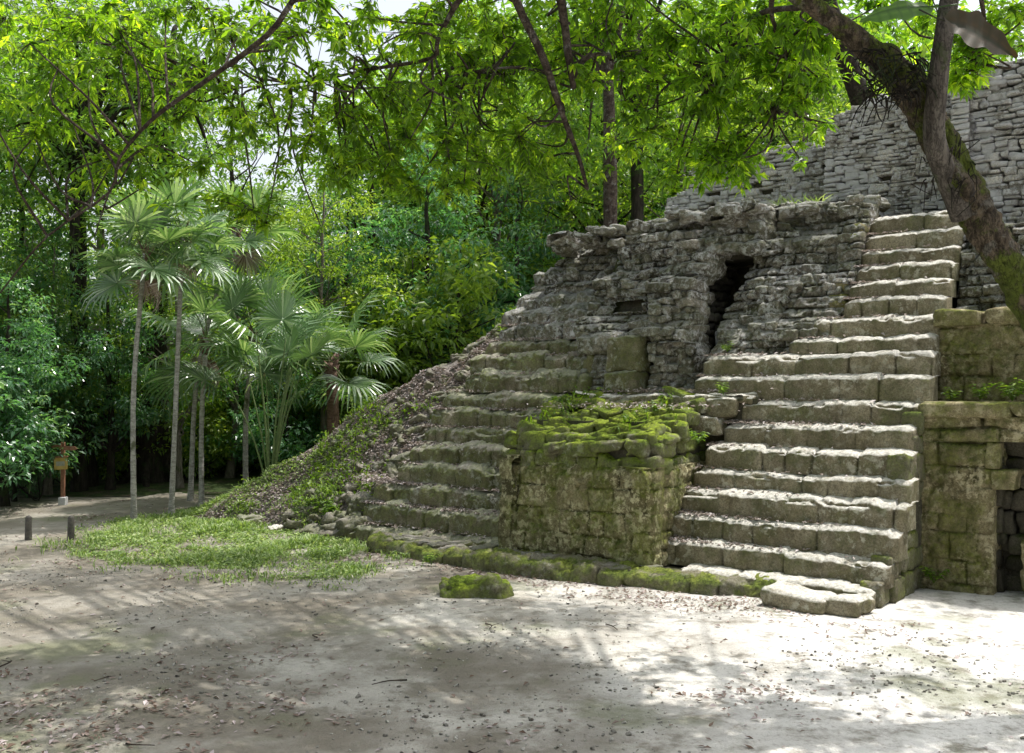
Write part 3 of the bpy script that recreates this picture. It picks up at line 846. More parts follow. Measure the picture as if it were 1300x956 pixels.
# ================================================================ wing wall left of the upper steps
wing = tag(empty('wing_wall'), 'battered wing wall of rounded lichen-white stones left of the upper steps', 'wall')
wv = lambda x, z: 2.62 + .62 * (z - 3.4) + .06 * np.sin(x * 4 + z * 2) + .07 * np.sin(z * 8)
W1 = masonry(-3.3, -1.6, 3.40, 5.9, lambda x, z: float(wv(x, z)) - .05, .15, .30, .5, .045, 82, jv=.05, jz=.02, rot=.07, gap=-.008, miss=.6)
W2 = masonry(.0, 2.0, 3.3, 5.9, lambda x, z: 0, .2, .34, .35, .06, 83, jv=.03, jz=.02, rot=.04,
             keep=lambda x, z: x + 2.55 > wv(-1.5, z) + .15)
stone_obj('loose_stones', [(W1, F)], M['rough'], wing, n=8, amp=.026, lump=.8, seed=200)
band_obj('rubble_face', [wall_sheet(-3.45, -1.48, 3.25, 5.97, wv, .15, .30, 203, f0=xr, **RS)], M['rough'], wing)
stone_obj('stair_side', [(W2, f_right(-1.5, 2.55))], M['tier'], wing, n=7, amp=.015, lump=.6, seed=201)
mb = MB(); add_core(mb, -3.3, -1.6, 2.85, 5.2, 3.2, 5.9, vtop=4.45)
mb.build('core', M['core'], wing, smooth=False)
S = []
rg = np.random.default_rng(84)
for i in range(110):
    s = rg.uniform(-4.4, -1.6); v = 4.1 + rg.uniform(-.2, 1.3)
    S.append((s, v, 5.92 + rg.uniform(-.08, .12) + .1 * (v - 4.1), rg.uniform(.12, .26), rg.uniform(.1, .2), rg.uniform(.05, .10), *rg.uniform(-.2, .2, 2), rg.uniform(0, 3), .07, rg.random()))
stone_obj('rubble_top', [(S, F)], M['rough'], wing, n=6, amp=.025, lump=1.0, seed=202)

# ================================================================ right tiers
t1 = tag(empty('doorway_wall'), 'olive stained lower wall with a dark broken doorway right of the main steps', 'wall')
DL, DZ = 1.02, 2.10
def v1(x, z): return 1.80 + .03 * z
def dl(z): return DL + .09 * math.sin(z * 5.1) + (.16 if 1.25 < z < 1.7 else 0) - (.05 if z < 1 else 0)
low = masonry(-.04, dl, 0, 1.18, v1, .42, .6, .5, .02, 91, jv=.006, jz=.003, rot=.004, gap=-.006)
up1 = masonry(-.02, dl, 1.18, DZ, v1, .25, .46, .5, .028, 92, jv=.014, jz=.006, rot=.01, gap=-.004)
up2 = masonry(-.02, 5.5, DZ, 2.42, lambda x, z: v1(x, z) + .0, .26, .6, .5, .03, 93, jv=.014, jz=.006, rot=.01, gap=-.004)
cap = masonry(-.02, 5.5, 2.42, 2.64, lambda x, z: 1.80, .22, .9, 1.0, .06, 94, jv=.02, jz=.01, rot=.012, gap=-.006)
rt = masonry(1.95, 5.5, 0, DZ, v1, .3, .5, .5, .05, 95, jv=.03)
blk = masonry(1.32, 1.95, 0, .78, lambda x, z: 1.86, .38, .5, .5, .06, 96, jv=.03)
inn = masonry(.6, 2.4, 0, 2.4, lambda x, z: 2.25 + .02 * math.sin(x * 9), .26, .36, .3, .06, 97, jv=.09, rot=.06)
jam = masonry(.1, .6, 0, 2.2, lambda x, z: .0, .28, .3, .3, .05, 98, jv=.05)
sheet = wall_sheet(-.04, DL - .03, 0, DZ + .02, v1, .33, .5, 210, joint=.045, amp=.02, step=.012, wrap=.5, top=False, rr=.05, fade=.3)
up1 = [q for q in up1 if q[0] > DL - .26]; up2b = [q for q in up2 if q[0] > DL - .1]
low = [q for q in low if q[0] > DL - .2]
band_obj('facing', [sheet, wall_sheet(-.04, 5.5, DZ, 2.43, v1, .32, .6, 213, joint=.045, amp=.018, step=.01, wrap=.5, top=False)], M['tier'], t1)
stone_obj('doorway_jamb', [(up1, F), (rt, F), (blk, F)], M['tier'], t1, n=9, amp=.014, lump=.5, seed=214)
stone_obj('coping', [(cap, F)], M['tier'], t1, n=9, amp=.012, lump=.5, seed=211)
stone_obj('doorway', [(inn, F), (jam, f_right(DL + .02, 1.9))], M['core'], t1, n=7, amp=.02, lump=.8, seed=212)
mb = MB(); add_core(mb, .1, DL - .15, 2.05, 2.8, 0, 2.5); add_core(mb, .1, 5.4, 2.4, 2.9, 0, 2.5); add_core(mb, .1, 5.4, 2.1, 3.1, 2.15, 2.55)
mb.build('core', M['core'], t1, smooth=False)

t2 = tag(empty('terrace_wall'), 'dark mossy second-tier wall standing on the ledge above the doorway wall', 'wall')
S = masonry(.0, 5.0, 2.62, 3.72, lambda x, z: 2.72 + .05 * (z - 2.6), .34, .6, .5, .04, 101, jv=.03, jz=.008, rot=.014, gap=-.008)
S2 = masonry(-.03, 5.0, 3.72, 3.97, lambda x, z: 2.66, .25, .5, .9, .07, 102, jv=.04, jz=.02, rot=.04, gap=.006)
band_obj('facing', [wall_sheet(0, 5, 2.6, 3.76, lambda x, z: 2.72 + .05 * (z - 2.6), .34, .55, 223, joint=.045, amp=.03, step=.02, wrap=.6, top=False)], M['tier'], t2)
stone_obj('coping', [(S2, F)], M['tier'], t2, n=9, amp=.018, lump=.7, seed=220)
mb = MB(); add_core(mb, .1, 5, 3.0, 4.2, 2.5, 3.9); mb.build('core', M['core'], t2, smooth=False)

t3 = tag(empty('upper_tier_wall'), 'rough grey rubble wall of the third tier behind the leaning trunk', 'wall')
S = masonry(.08, 5.0, 3.95, 5.35, lambda x, z: 3.5 + .35 * (z - 3.95), .15, .30, .6, .07, 103, jv=.09, jz=.03, rot=.1, gap=-.01)
S2 = masonry(.3, 1.6, 3.95, 5.3, lambda x, z: 0, .2, .34, .35, .07, 104, jv=.05, rot=.05)
S = [q for i_, q in enumerate(S) if i_ % 3 == 0]
stone_obj('loose_stones', [(S, F)], M['rough'], t3, n=8, amp=.025, lump=1., seed=221)
band_obj('rubble_face', [wall_sheet(.06, 5., 3.9, 5.36, lambda x, z: 3.52 + .35 * (z - 3.95), .15, .30, 224, **RS)], M['rough'], t3)
mb = MB(); add_core(mb, .14, 5, 3.8, 5.4, 3.7, 5.3, vtop=4.3); mb.build('core', M['core'], t3, smooth=False)

# ================================================================ summit temple
tmp = tag(empty('summit_temple'), 'roofless temple of thin grey-white stone courses crowning the ruin', 'temple ruin')
def ragged(fn, am=.12, fr=2.3, sd=0):
    return lambda x, z: z < fn(x) + am * (math.sin(x * fr + sd) + .6 * math.sin(x * fr * 2.7 + 1 + sd))
w1 = masonry(-2.95, -.55, 5.7, 8.5, lambda x, z: 6.0 + .05 * (z - 6), .07, .22, .3, .024, 111, jv=.04, jz=.03, rot=.07, gap=-.004, miss=.02,
             keep=ragged(lambda x: np.interp(x, [-2.95, -2.0, -.6], [8.02, 8.2, 8.35]), .05))
w2 = masonry(-.38, 4.5, 5.3, 8.8, lambda x, z: 5.0 + .12 * (z - 5.4), .085, .24, .4, .028, 112, jv=.05, jz=.035, rot=.08, gap=-.004, miss=.03,
             keep=ragged(lambda x: np.interp(x, [-.4, .2, 4.], [8.05, 8.25, 8.4]), .06))
w3 = masonry(-7.0, -2.9, 5.6, 8.2, lambda x, z: 7.0 + .1 * (z - 6), .075, .24, .3, .025, 113, jv=.045, jz=.03, rot=.07, gap=-.004, miss=.03,
             keep=ragged(lambda x: np.interp(x, [-7.0, -6.2, -5.8, -3.6, -2.9], [7.0, 7.6, 7.85, 7.9, 7.7]), .07, 3.1, 2))
w4 = masonry(.02, 1.1, 5.7, 8.1, lambda x, z: 0, .09, .26, .3, .03, 114, jv=.02, gap=.004)
w5 = masonry(-1.1, 0, 5.7, 8.0, lambda x, z: 0, .09, .26, .3, .03, 115, jv=.02, gap=.004)
stone_obj('front_wall', [(w1, F)], M['summit'], tmp, n=5, amp=.012, lump=.6, seed=230)
stone_obj('side_wall', [(w2, F), (w4, f_left(-.38, 6.1))], M['summit'], tmp, n=5, amp=.014, lump=.7, seed=231)
stone_obj('rear_wall', [(w3, F)], M['summit'], tmp, n=5, amp=.012, lump=.6, seed=232)
mb = MB()
add_core(mb, -2.85, -.3, 6.2, 7.0, 5.5, 7.9); add_core(mb, -.2, 4.4, 5.45, 6.6, 5.2, 7.95, vtop=5.6); add_core(mb, -6.0, -2.9, 7.25, 7.9, 5.5, 7.6); add_core(mb, -6.9, -6.0, 7.25, 7.9, 5.5, 6.9)
add_core(mb, -7.2, -.05, 4.6, 8.2, 0, 5.72); add_core(mb, -.04, 4.6, 4.7, 8.2, 0, 5.28)
mb.build('core', M['core'], tmp, smooth=False)

# ================================================================ mound
def mound_h(s, v):
    left = (s + 15.3) * .72
    left = np.where(s > -11, 3.1 + (s + 11) * .95, left)
    front = .98 * (v + .02 + .12 * np.sin(s * 1.6))
    back = (12 - v) * .8
    h = np.minimum(np.minimum(left, front), back)
    # soften the hip
    d = np.abs(left - front)
    h = h - .22 * np.exp(-d * 1.6)
    h = np.minimum(h, 5.2)
    return h
def ground_h(X, Y):
    return .045 * fbm2(X, Y, .35, 3, 5) + .016 * fbm2(X, Y, 2.2, 3, 9)
def mound_world(X, Y):
    s, v = loc(X, Y)
    h = mound_h(s, v)
    return h + (.16 * fbm2(X, Y, .9, 4, 3) + .05 * fbm2(X, Y, 4.5, 3, 4)) * np.clip(h * 2.5 + .3, 0, 1)
ns, nv = 300, 300
sv = np.linspace(-16.2, -5.6, ns); vv = np.linspace(-.7, 13, nv)
SS, VV = np.meshgrid(sv, vv, indexing='ij')
W = F.w(np.stack([SS, VV, 0 * SS], -1))
Z = mound_world(W[..., 0], W[..., 1])
# keep the mound surface below the steps where the two overlap
stepz = np.interp(VV, [-.3, 0, 4, 5], [-.3, .0, 5.0, 5.2])
inside = np.interp(SS, [-10.1, -9.3, -8.2], [0, .35, 1.2])
Z = np.where(SS > -9.9, np.minimum(Z, stepz * 1.0 + .25 - inside), Z)
W[..., 2] = Z - .03
i, j = np.meshgrid(np.arange(ns - 1), np.arange(nv - 1), indexing='ij')
a = i * nv + j
Q = np.stack([a, a + nv, a + nv + 1, a + 1], -1).reshape(-1, 4)
keep = (Z[:-1, :-1].ravel() > -.35)
mo = obj('mound', mesh('mound', W.reshape(-1, 3), Q[keep], M['mound'], True, np.full(ns * nv, .5)))
tag(mo, kind='structure')

# rubble on the mound, one scattered mass
rg = np.random.default_rng(121)
S = []
def on_mound(s, v):
    p = F.w(np.array([[s, v, 0.]]))[0]
    return float(mound_world(np.array([p[0]]), np.array([p[1]]))[0])
cnt = 0
while cnt < 300:
    v = rg.uniform(-.1, 4.6) ** 1.0
    edge = np.interp(v, [0, 1, 2, 4], [-9.9, -9.2, -8.9, -8.2])
    s = edge - abs(rg.normal(0, 1.1)) + .1
    if s < -15: continue
    h = float(mound_h(s, v))
    if h < .05: continue
    z = on_mound(s, v); k = rg.uniform(.5, 1.0) * (1.25 if s > edge - .7 else .8)
    S.append((s, v, z - .09, .27 * k * rg.uniform(.7, 1.4), .2 * k, .13 * k * rg.uniform(.7, 1.3), *rg.uniform(-.4, .4, 2), rg.uniform(-.8, .8), .12, rg.random()))
    cnt += 1
ro = stone_obj('rubble', [(S, F)], M['rubble'], None, n=8, amp=.05, lump=1.7, seed=240)
tag(ro, 'tumbled mossy rubble stones on the slope beside the left staircase', 'rubble', kind='stuff')

# ================================================================ loose boulders
def boulder(px, py, hx, hy, hz, rz, label, seed, mat='pier_top', z=0.):
    Y = (z - CAM_H) * F_PX / (HOR - py); X = (px - 650) / F_PX * Y
    fr = Frame((X, Y), (math.cos(rz), math.sin(rz)), (-math.sin(rz), math.cos(rz)))
    r = np.random.default_rng(seed)
    S = [(-.12 * hx, 0, z + hz * .45, hx * .85, hy, hz * .9, .05, -.08, .1, hz * .75, .5), (hx * .38, -hy * .1, z + hz * .35, hx * .6, hy * .8, hz * .85, -.1, .10, -.3, hz * .8, .4),
         (-.3 * hx, hy * .1, z + hz * .8, hx * .5, hy * .7, hz * .5, .12, -.14, .4, hz * .45, .6)]
    W, Q, rn = stones_arrays(S, 14, .035, 1.6, fr, seed)
    c = np.array([X, Y, z])
    me = mesh('boulder', W - c, Q, M[mat], True, rn)
    o = obj('boulder', me, None, c)
    return tag(o, label, 'boulder')
boulder(603, 757, .50, .27, .20, -.10, 'flat-topped moss-covered boulder lying alone on the dirt in front of the kerb', 5)
boulder(322, 668, .30, .20, .17, .1, 'small square brown stone at the foot of the leaf-covered mound', 6, 'step_mossy')
boulder(352, 676, .16, .14, .09, .5, 'low pale stone half buried in grass near the mound foot', 8, 'step')

# ================================================================ ground
g1 = np.linspace(-1, 1, 420)
warp = lambda u, a: np.sinh(u * a) / math.sinh(a)
GX = warp(g1, 5.2) * 420 - 1; GY = warp(g1, 5.2) * 420 + 15
XX, YY = np.meshgrid(GX, GY, indexing='ij')
rr = np.hypot(XX, YY - 15)
ZZ = ground_h(XX, YY) * np.clip(1.5 - rr / 60, 0.3, 1)
V = np.stack([XX, YY, ZZ], -1).reshape(-1, 3)
i, j = np.meshgrid(np.arange(419), np.arange(419), indexing='ij'); a = i * 420 + j
Q = np.stack([a, a + 420, a + 421, a + 1], -1).reshape(-1, 4)
tag(obj('ground', mesh('ground', V, Q, M['ground'])), kind='structure')

# forest floor, a darker leaf-mould sheet with a wandering edge, rising gently
nu, nw = 160, 90
uu = np.linspace(-70, 60, nu); ww = np.linspace(0, 1, nw) ** 1.6
UX, WW = np.meshgrid(uu, ww, indexing='ij')
edge = 26.6 + .9 * fbm2(UX, UX * 0, .25, 3, 12) + np.clip(-(UX + 12), 0, 40) * -.35
edge = np.maximum(edge, 12)
FY = edge + WW * 110
FZ = .004 + .5 * np.clip(WW * 110 / 6, 0, 1) * (0.35 + .3 * fbm2(UX, FY, .3, 3, 13)) + .02 * WW * 110 * .3
V = np.stack([UX, FY, FZ], -1).reshape(-1, 3)
i, j = np.meshgrid(np.arange(nu - 1), np.arange(nw - 1), indexing='ij'); a = i * nw + j
Q = np.stack([a, a + nw, a + nw + 1, a + 1], -1).reshape(-1, 4)
tag(obj('forest_floor', mesh('forest_floor', V, Q, M['forest_floor'], True, np.full(len(V), .5))), kind='structure')

# ================================================================ litter / grass
def scatter_leaves(pos, size, rg, tilt=.5, asp=.45, nrm=None):
    """diamond leaves lying at pos"""
    n = len(pos)
    yaw = rg.uniform(0, 2 * np.pi, n); L = size * rg.uniform(.5, 1.3, n)
    t1_ = rg.normal(0, tilt * .5, n); t2_ = rg.normal(0, tilt * .5, n)
    d = np.stack([np.cos(yaw), np.sin(yaw), t1_], 1); d /= np.linalg.norm(d, axis=1)[:, None]
    sd = np.stack([-np.sin(yaw), np.cos(yaw), t2_], 1); sd /= np.linalg.norm(sd, axis=1)[:, None]
    Lh = L[:, None]
    b = pos - d * Lh * .5; tp = pos + d * Lh * .5
    up = np.array([0, 0, 1.]) * (L * rg.uniform(0, .25, n))[:, None]
    l = pos + sd * Lh * asp * .5 + up - d * Lh * .05; r = pos - sd * Lh * asp * .5 + up - d * Lh * .05
    V = np.stack([b, r, tp, l], 1).reshape(-1, 3)
    Q = np.arange(4 * n).reshape(-1, 4)
    return V, Q, np.repeat(rg.random(n), 4)

rg = np.random.default_rng(131)
# ground litter gathers in drifts
n = 150000
X = rg.uniform(-14, 11, n); Y = rg.uniform(5, 26, n)
den = fbm2(X, Y, .45, 3, 33) * .6 + fbm2(X, Y, 2.5, 2, 35) * .5
s_, v_ = loc(X, Y)
near = np.exp(-((v_ + .9) / .7) ** 2) * (s_ > -10) * .9
left = np.clip((-X - 1) / 10, 0, .35) + np.clip((10 - Y) / 14, 0, .3)
p = np.clip((den - .50 + near + left * 1.25) * 1.1, .02, .9)
ok = (rg.random(n) < p) & ~((v_ > -.15) & (s_ > -15)) & (Y < 25.5)
X, Y = X[ok], Y[ok]
P = np.stack([X, Y, ground_h(X, Y) + .012], 1)
V, Q, r_ = scatter_leaves(P, .07, rg, .4)
lo = obj('fallen_leaves', mesh('fallen_leaves', V, Q, M['litter'], False, r_))
tag(lo, 'dry brown leaf litter strewn over the bare dirt', 'leaf litter', kind='stuff')
n = 16000
X = rg.uniform(-9, 9, n); Y = 6.5 + 14 * rg.random(n) ** 1.5; s_, v_ = loc(X, Y)
ok = (v_ < -.1) & (fbm2(X, Y, 1.1, 3, 81) + rg.normal(0, .25, n) > .12)
X, Y = X[ok], Y[ok]; k_ = len(X); sz = .006 + .014 * rg.random(k_) ** 3
S = np.stack([X, Y, ground_h(X, Y) + sz * .3, sz * rg.uniform(.8, 1.6, k_), sz, sz * .7, rg.normal(0, .3, k_), rg.normal(0, .3, k_), rg.uniform(0, 6, k_), sz * .6, rg.random(k_)], 1)
W_, Q_, r_ = stones_arrays(S, 3, .001, 1., Frame((0, 0), (1, 0), (0, 1)), 82)
tag(obj('gravel', mesh('gravel', W_, Q_, M['gravel'], True, r_)), 'fine pale grit and pebbles on the trodden dirt', 'gravel', kind='stuff')
for i in range(12):
    x, y = rg.uniform(-5.5, 5), rg.uniform(7.6, 12.2)
    if loc(x, y)[1] > -1.2: continue
    a = rg.uniform(0, 6.28); L_ = rg.uniform(.10, .34); d = np.array([math.cos(a), math.sin(a), 0])
    pts = [np.zeros(3), d * L_ * .5 + np.append(rg.normal(0, .03, 2), .012), d * L_ + np.append(rg.normal(0, .03, 2), .0)]
    mb = MB(); mb.tube(smooth_path(pts, 8), np.linspace(.009, .004, 9), 5, .5, rough=.1)
    if i % 2: mb.tube(np.array([pts[1], pts[1] + [-d[1] * .1, d[0] * .1, .02]]), [.005, .002], 4)
    o = mb.build('fallen_twig', M['bark_limb'], None); o.location = (x, y, float(ground_h(np.array([x]), np.array([y]))[0]) + .008)
    tag(o, 'thin dry twig lying on the bare dirt of the clearing', 'twig', 'dry twigs scattered on the dirt')
# mound + tread litter
def tread_z(s, v, Zs):
    k = int(v / T) + 1
    return Zs[min(k, len(Zs) - 1)]
P = []
n = 42000
v = rg.uniform(-.3, 6, n); s = rg.uniform(-15.4, -8.3, n)
W = F.w(np.stack([s, v, 0 * s], 1))
h = mound_world(W[:, 0], W[:, 1])
ok = (mound_h(s, v) > -.05) & (s < np.interp(v, [0, 1, 2, 4], [-9.8, -9.0, -8.8, -8.3])) & (fbm2(s, v, .8, 3, 44) > -.28 - .12)
P.append(np.stack([W[ok, 0], W[ok, 1], h[ok] + .015], 1))
for (Z_, lo_, hi_, ks, cnt) in ((ZR, LR, RR, range(2, 18), 120), (ZL, LL, RL, range(1, 13), 330)):
    for k in ks:
        a_ = lo_[k] if not isinstance(lo_, dict) else lo_.get(k, -1.5); b_ = hi_[k] if not isinstance(hi_, dict) else hi_.get(k, .05)
        m_ = int(cnt * (2.2 if k in (2, 3, 7) else .7))
        ss = rg.beta(.7, 2.6 if Z_ is ZR else 1.5, m_) * (b_ - a_) + a_; vs = (k - 1) * T + rg.uniform(.06, .30, m_)
        ww_ = F.w(np.stack([ss, vs, Z_[k] + .022 - (.062 if Z_ is ZR else .08) * np.clip(1 - (vs - (k - 1) * T) / (T * 1.25), 0, 1)], 1)); P.append(ww_)
# drift between pier and main stair, on pier top
for (c, sg, m_) in (((-4.3, 1.0, 2.55), (.7, .5, .03), 350), ((-4.2, 2.0, 2.78), (.8, .12, .02), 350), ((-9.6, .62, 1.1), (.25, .15, .05), 300)):
    P.append(F.w(rg.normal(c, sg, (m_, 3))))
P = np.concatenate(P)
V, Q, r_ = scatter_leaves(P, .085, rg, .6)
r_ = np.clip(r_ * .75 + .22, 0, 1)
lo = obj('fallen_leaves', mesh('fallen_leaves', V, Q, M['litter_pale'], False, r_))
tag(lo, 'pale dead leaves lying thick on the mound and drifted along the steps', 'leaf litter', kind='stuff')

def blades(P, h, w, rg, lean=.5):
    n = len(P); yaw = rg.uniform(0, 2 * np.pi, n); H = h * rg.uniform(.4, 1.3, n)
    side = np.stack([-np.sin(yaw), np.cos(yaw), 0 * yaw], 1) * (w * rg.uniform(.6, 1.3, n))[:, None]
    ld = np.stack([np.cos(yaw), np.sin(yaw), 0 * yaw], 1) * (H * rg.uniform(.1, lean * 1.6, n))[:, None]
    mid = P + ld * .35 + [0, 0, 1] * (H * .6)[:, None]; tip = P + ld + [0, 0, 1] * (H * .9)[:, None]
    V = np.stack([P - side * .3, mid + side, tip, mid - side], 1)
    return V.reshape(-1, 3), np.arange(4 * n).reshape(-1, 4), np.repeat(rg.random(n), 4)

from_poly = lambda x, y, poly: _inpoly(x, y, poly)
def _inpoly(x, y, poly):
    c = np.zeros(len(x), bool); m = len(poly)
    for i in range(m):
        x1, y1 = poly[i]; x2, y2 = poly[(i + 1) % m]
        c ^= ((y1 > y) != (y2 > y)) & (x < (x2 - x1) * (y - y1) / (y2 - y1 + 1e-12) + x1)
    return c
def g0(px, py): 
    Y = CAM_H * F_PX / (py - HOR); return ((px - 650) / F_PX * Y, Y)
poly = [g0(*q) for q in ((95, 690), (150, 664), (215, 654), (300, 640), (400, 655), (436, 690), (520, 712), (470, 722), (430, 738), (360, 733), (250, 722), (180, 714), (110, 705))]
n = 150000
X = rg.uniform(-10, -1, n); Y = rg.uniform(14, 24, n)
jx = X + .5 * fbm2(X, Y, 1.3, 3, 50) + rg.normal(0, .22, n); jy = Y + .7 * fbm2(X, Y, 1.3, 3, 51) + rg.normal(0, .45, n)
ok = _inpoly(jx, jy, poly) & (rg.random(n) < np.clip(.50 + fbm2(X, Y, 1.6, 3, 52) * .8, .10, 1))
X, Y = X[ok], Y[ok]
gz = np.maximum(ground_h(X, Y), mound_world(X, Y))
V1, Q1, r1 = blades(np.stack([X, Y, gz], 1), .085 * np.clip(1 + 1.1 * fbm2(X, Y, 2.2, 3, 57), .35, 2.2), .012, rg, .8)
sel = rg.random(len(X)) < .5
V2, Q2, r2 = scatter_leaves(np.stack([X[sel], Y[sel], gz[sel] + rg.uniform(.02, .08, sel.sum())], 1), .06, rg, .6, .7)
V = np.vstack([V1, V2]); Q = np.vstack([Q1, Q2 + len(V1)]); r_ = np.concatenate([r1, r2])
tag(obj('grass', mesh('grass', V, Q, M['grass'], False, r_)), 'patch of short green grass and clover at the mound foot', 'grass', kind='stuff')

# weeds creeping over the mound and the ledges
P = []
n = 9000
v = rg.uniform(.2, 6.5, n); s = rg.uniform(-15, -8.6, n)
W = F.w(np.stack([s, v, 0 * s], 1))
ok = (mound_h(s, v) > .0) & (s < np.interp(v, [0, 1, 2, 4], [-9.8, -9.2, -8.9, -8.3])) & (fbm2(s, v, .9, 3, 61) > .30)
P.append(np.stack([W[ok, 0], W[ok, 1], mound_world(W[ok, 0], W[ok, 1])], 1))
n = 700
v = rg.uniform(.2, 2, n); s = rg.uniform(PL, PR, n); ok = fbm2(s, v, 2, 2, 62) > .15
W = F.w(np.stack([s, v, 0 * s], 1))[ok]; W[:, 2] = np.array([pier_top(a, b) for a, b in zip(s[ok], v[ok])]) + .03; P.append(W)
P = np.concatenate(P)
V1, Q1, r1 = blades(P, .16, .014, rg, .9)
V2, Q2, r2 = scatter_leaves(P + [0, 0, 1] * rg.uniform(.04, .2, len(P))[:, None] + rg.normal(0, .04, P.shape), .085, rg, .9, .6)
tag(obj('weeds', mesh('weeds', np.vstack([V1, V2]), np.vstack([Q1, Q2 + len(V1)]), M['weed'], False, np.concatenate([r1, r2]))),
    'scattered small green weeds growing over the rubble mound and pier top', 'weeds', kind='stuff')

# ---------------------------------------------------------------- small leafy plants as things
def plant_mesh(seed, stems=6, h=.22, leaf=.07):
    r = np.random.default_rng(seed); mb = MB()
    for i in range(stems):
        yaw = r.uniform(0, 6.28); ln = r.uniform(.5, 1.1) * h; sp = r.uniform(.2, .9)
        t = np.linspace(0, 1, 6)[:, None]
        pts = np.array([math.cos(yaw) * sp, math.sin(yaw) * sp, 0]) * ln * t + np.array([0, 0, 1.]) * ln * (t - .25 * t * t * sp)
        mb.tube(pts, np.linspace(.004, .002, 6), 4, .3)
        for q in range(2, 6):
            for sg in (-1, 1):
                a = yaw + sg * 1.1 + r.normal(0, .3); L = leaf * r.uniform(.7, 1.2)
                d = np.array([math.cos(a), math.sin(a), r.uniform(-.3, .3)]); sd = np.array([-math.sin(a), math.cos(a), r.uniform(-.2, .2)])
                b = pts[q]; mb.add([b, b + d * L * .5 - sd * L * .25, b + d * L - [0, 0, L * .2], b + d * L * .5 + sd * L * .25], [[0, 1, 2, 3]], rnd=r.random())
    return mb
pm = []
for sd in range(3):
    mb = plant_mesh(300 + sd, 7 + sd, .22, .075)
    pm.append(mesh('small_plant', np.concatenate(mb.V), [np.concatenate(mb.Q), np.concatenate(mb.T)], M['weed'], False, np.concatenate(mb.R)))
spots = [((.35, 2.2, 2.64), 'tiny bright green plant at the left end of the ledge above the doorway wall', 1.0),
         ((.75, 2.15, 2.65), 'small bright plant on the ledge above the doorway, second from the staircase', 1.2),
         ((1.15, 2.2, 2.65), 'leafy bright green plant on the ledge straight above the doorway', 1.5),
         ((1.45, 2.1, 2.65), 'largest bright leafy plant on the ledge above the doorway', 1.6),
         ((-2.95, 1.75, 2.72), 'small weed rooted between landing and main staircase', 1.0),
         ((-2.95, .9, 1.98), 'green weed growing at the side of the pier beside the fifth step', 1.1),
         ((-3.15, 2.3, 3.42), 'yellow-green weed at the left end of the tenth step under the wing wall', .9),
         ((-10.6, .25, .3), 'leafy fern-like plant at the foot of the rubble mound', 1.9),
         ((-5.9, 1.3, 2.5), 'upright green weed on the left corner of the mossy pier top', 1.1),
         ((-3.7, 1.1, 2.35), 'bright green seedling on the right part of the mossy pier top', 1.3),
         ((-6.6, -1.15, .05), 'small green sprout in front of the mossy kerb', .9),
         ((.25, 1.72, .12), 'broad pale-leaved seedling in the corner between steps and doorway wall', 1.2)]
for i, (p, lb, k) in enumerate(spots):
    o = obj('small_plant', pm[i % 3], None, F.w(np.array(p)))
    o.scale = (k, k, k); o.rotation_euler = (0, 0, i * 1.3)
    tag(o, lb, 'plant', 'small plants rooted on the ruin')
# dry grass tufts on the summit
for i, (p, k) in enumerate((((-3.2, 4.9, 6.05), 1.8), ((-2.6, 4.6, 6.0), 1.6), ((-3.9, 4.6, 5.95), 1.3))):
    P = np.repeat([[0, 0, 0.]], 60, 0) + np.random.default_rng(i).normal(0, .05, (60, 3)) * [1, 1, 0]
    V, Q, r_ = blades(P, .16, .006, rg, .9)
    o = obj('grass_tuft', mesh('grass_tuft', V, Q, M['grass'], False, r_), None, F.w(np.array(p))); o.scale = (k, k, k)
    tag(o, ['dry grass tuft on top of the wing wall before the recess', 'grass tuft on the crumbled top near the upper steps', 'grass tuft on the rubble above the crevice'][i], 'grass tuft')

# ================================================================ foliage helpers
def leaf_quads(P, D, L, Wd, rg, droop=.35, fold=.25):
    """leaves: base P, direction D (unit), length L, width Wd; two quads each"""
    n = len(P); up = np.array([0, 0, 1.])
    sd = np.cross(D, up); sd /= np.linalg.norm(sd, axis=1)[:, None] + 1e-6
    nr = np.cross(sd, D)
    roll = rg.normal(0, .5, n)[:, None]
    sd, nr = sd * np.cos(roll) + nr * np.sin(roll), nr * np.cos(roll) - sd * np.sin(roll)
    L = L[:, None]; Wd = Wd[:, None]
    mid = P + D * L * .48; tip = P + D * L - up * L * droop * rg.random(n)[:, None]
    l = mid + sd * Wd * .5 + nr * Wd * fold; r = mid - sd * Wd * .5 + nr * Wd * fold
    V = np.stack([P, r, tip, l, mid], 1).reshape(-1, 3)
    k = np.arange(n)[:, None] * 5
    Q = np.concatenate([k + [0, 1, 2, 4], k + [0, 4, 2, 3]])
    return V, Q


def dirs(n, rg, zb=0., zs=.6):
    a = rg.uniform(0, 2 * np.pi, n); z = rg.normal(zb, zs, n)
    d = np.stack([np.cos(a), np.sin(a), z], 1)
    return d / np.linalg.norm(d, axis=1)[:, None]


def crown_arrays(C, per, rad, L, asp, rg, zb=-.25):
    """C: cluster centres -> leaves radiating outwards in each cluster"""
    n = len(C) * per
    c = np.repeat(C, per, 0)
    d = dirs(n, rg, 0, .55)
    off = d * (rad * rg.random(n) ** .5)[:, None] * [1, 1, .6]
    D = d * .8 + dirs(n, rg, zb, .4) * .7; D /= np.linalg.norm(D, axis=1)[:, None]
    Ls = L * rg.uniform(.6, 1.25, n)
    V, Q = leaf_quads(c + off, D, Ls, Ls * asp, rg)
    base = np.repeat(rg.random(len(C)) * .45, per) + rg.random(n) * .55
    return V, Q, np.repeat(base, 5)


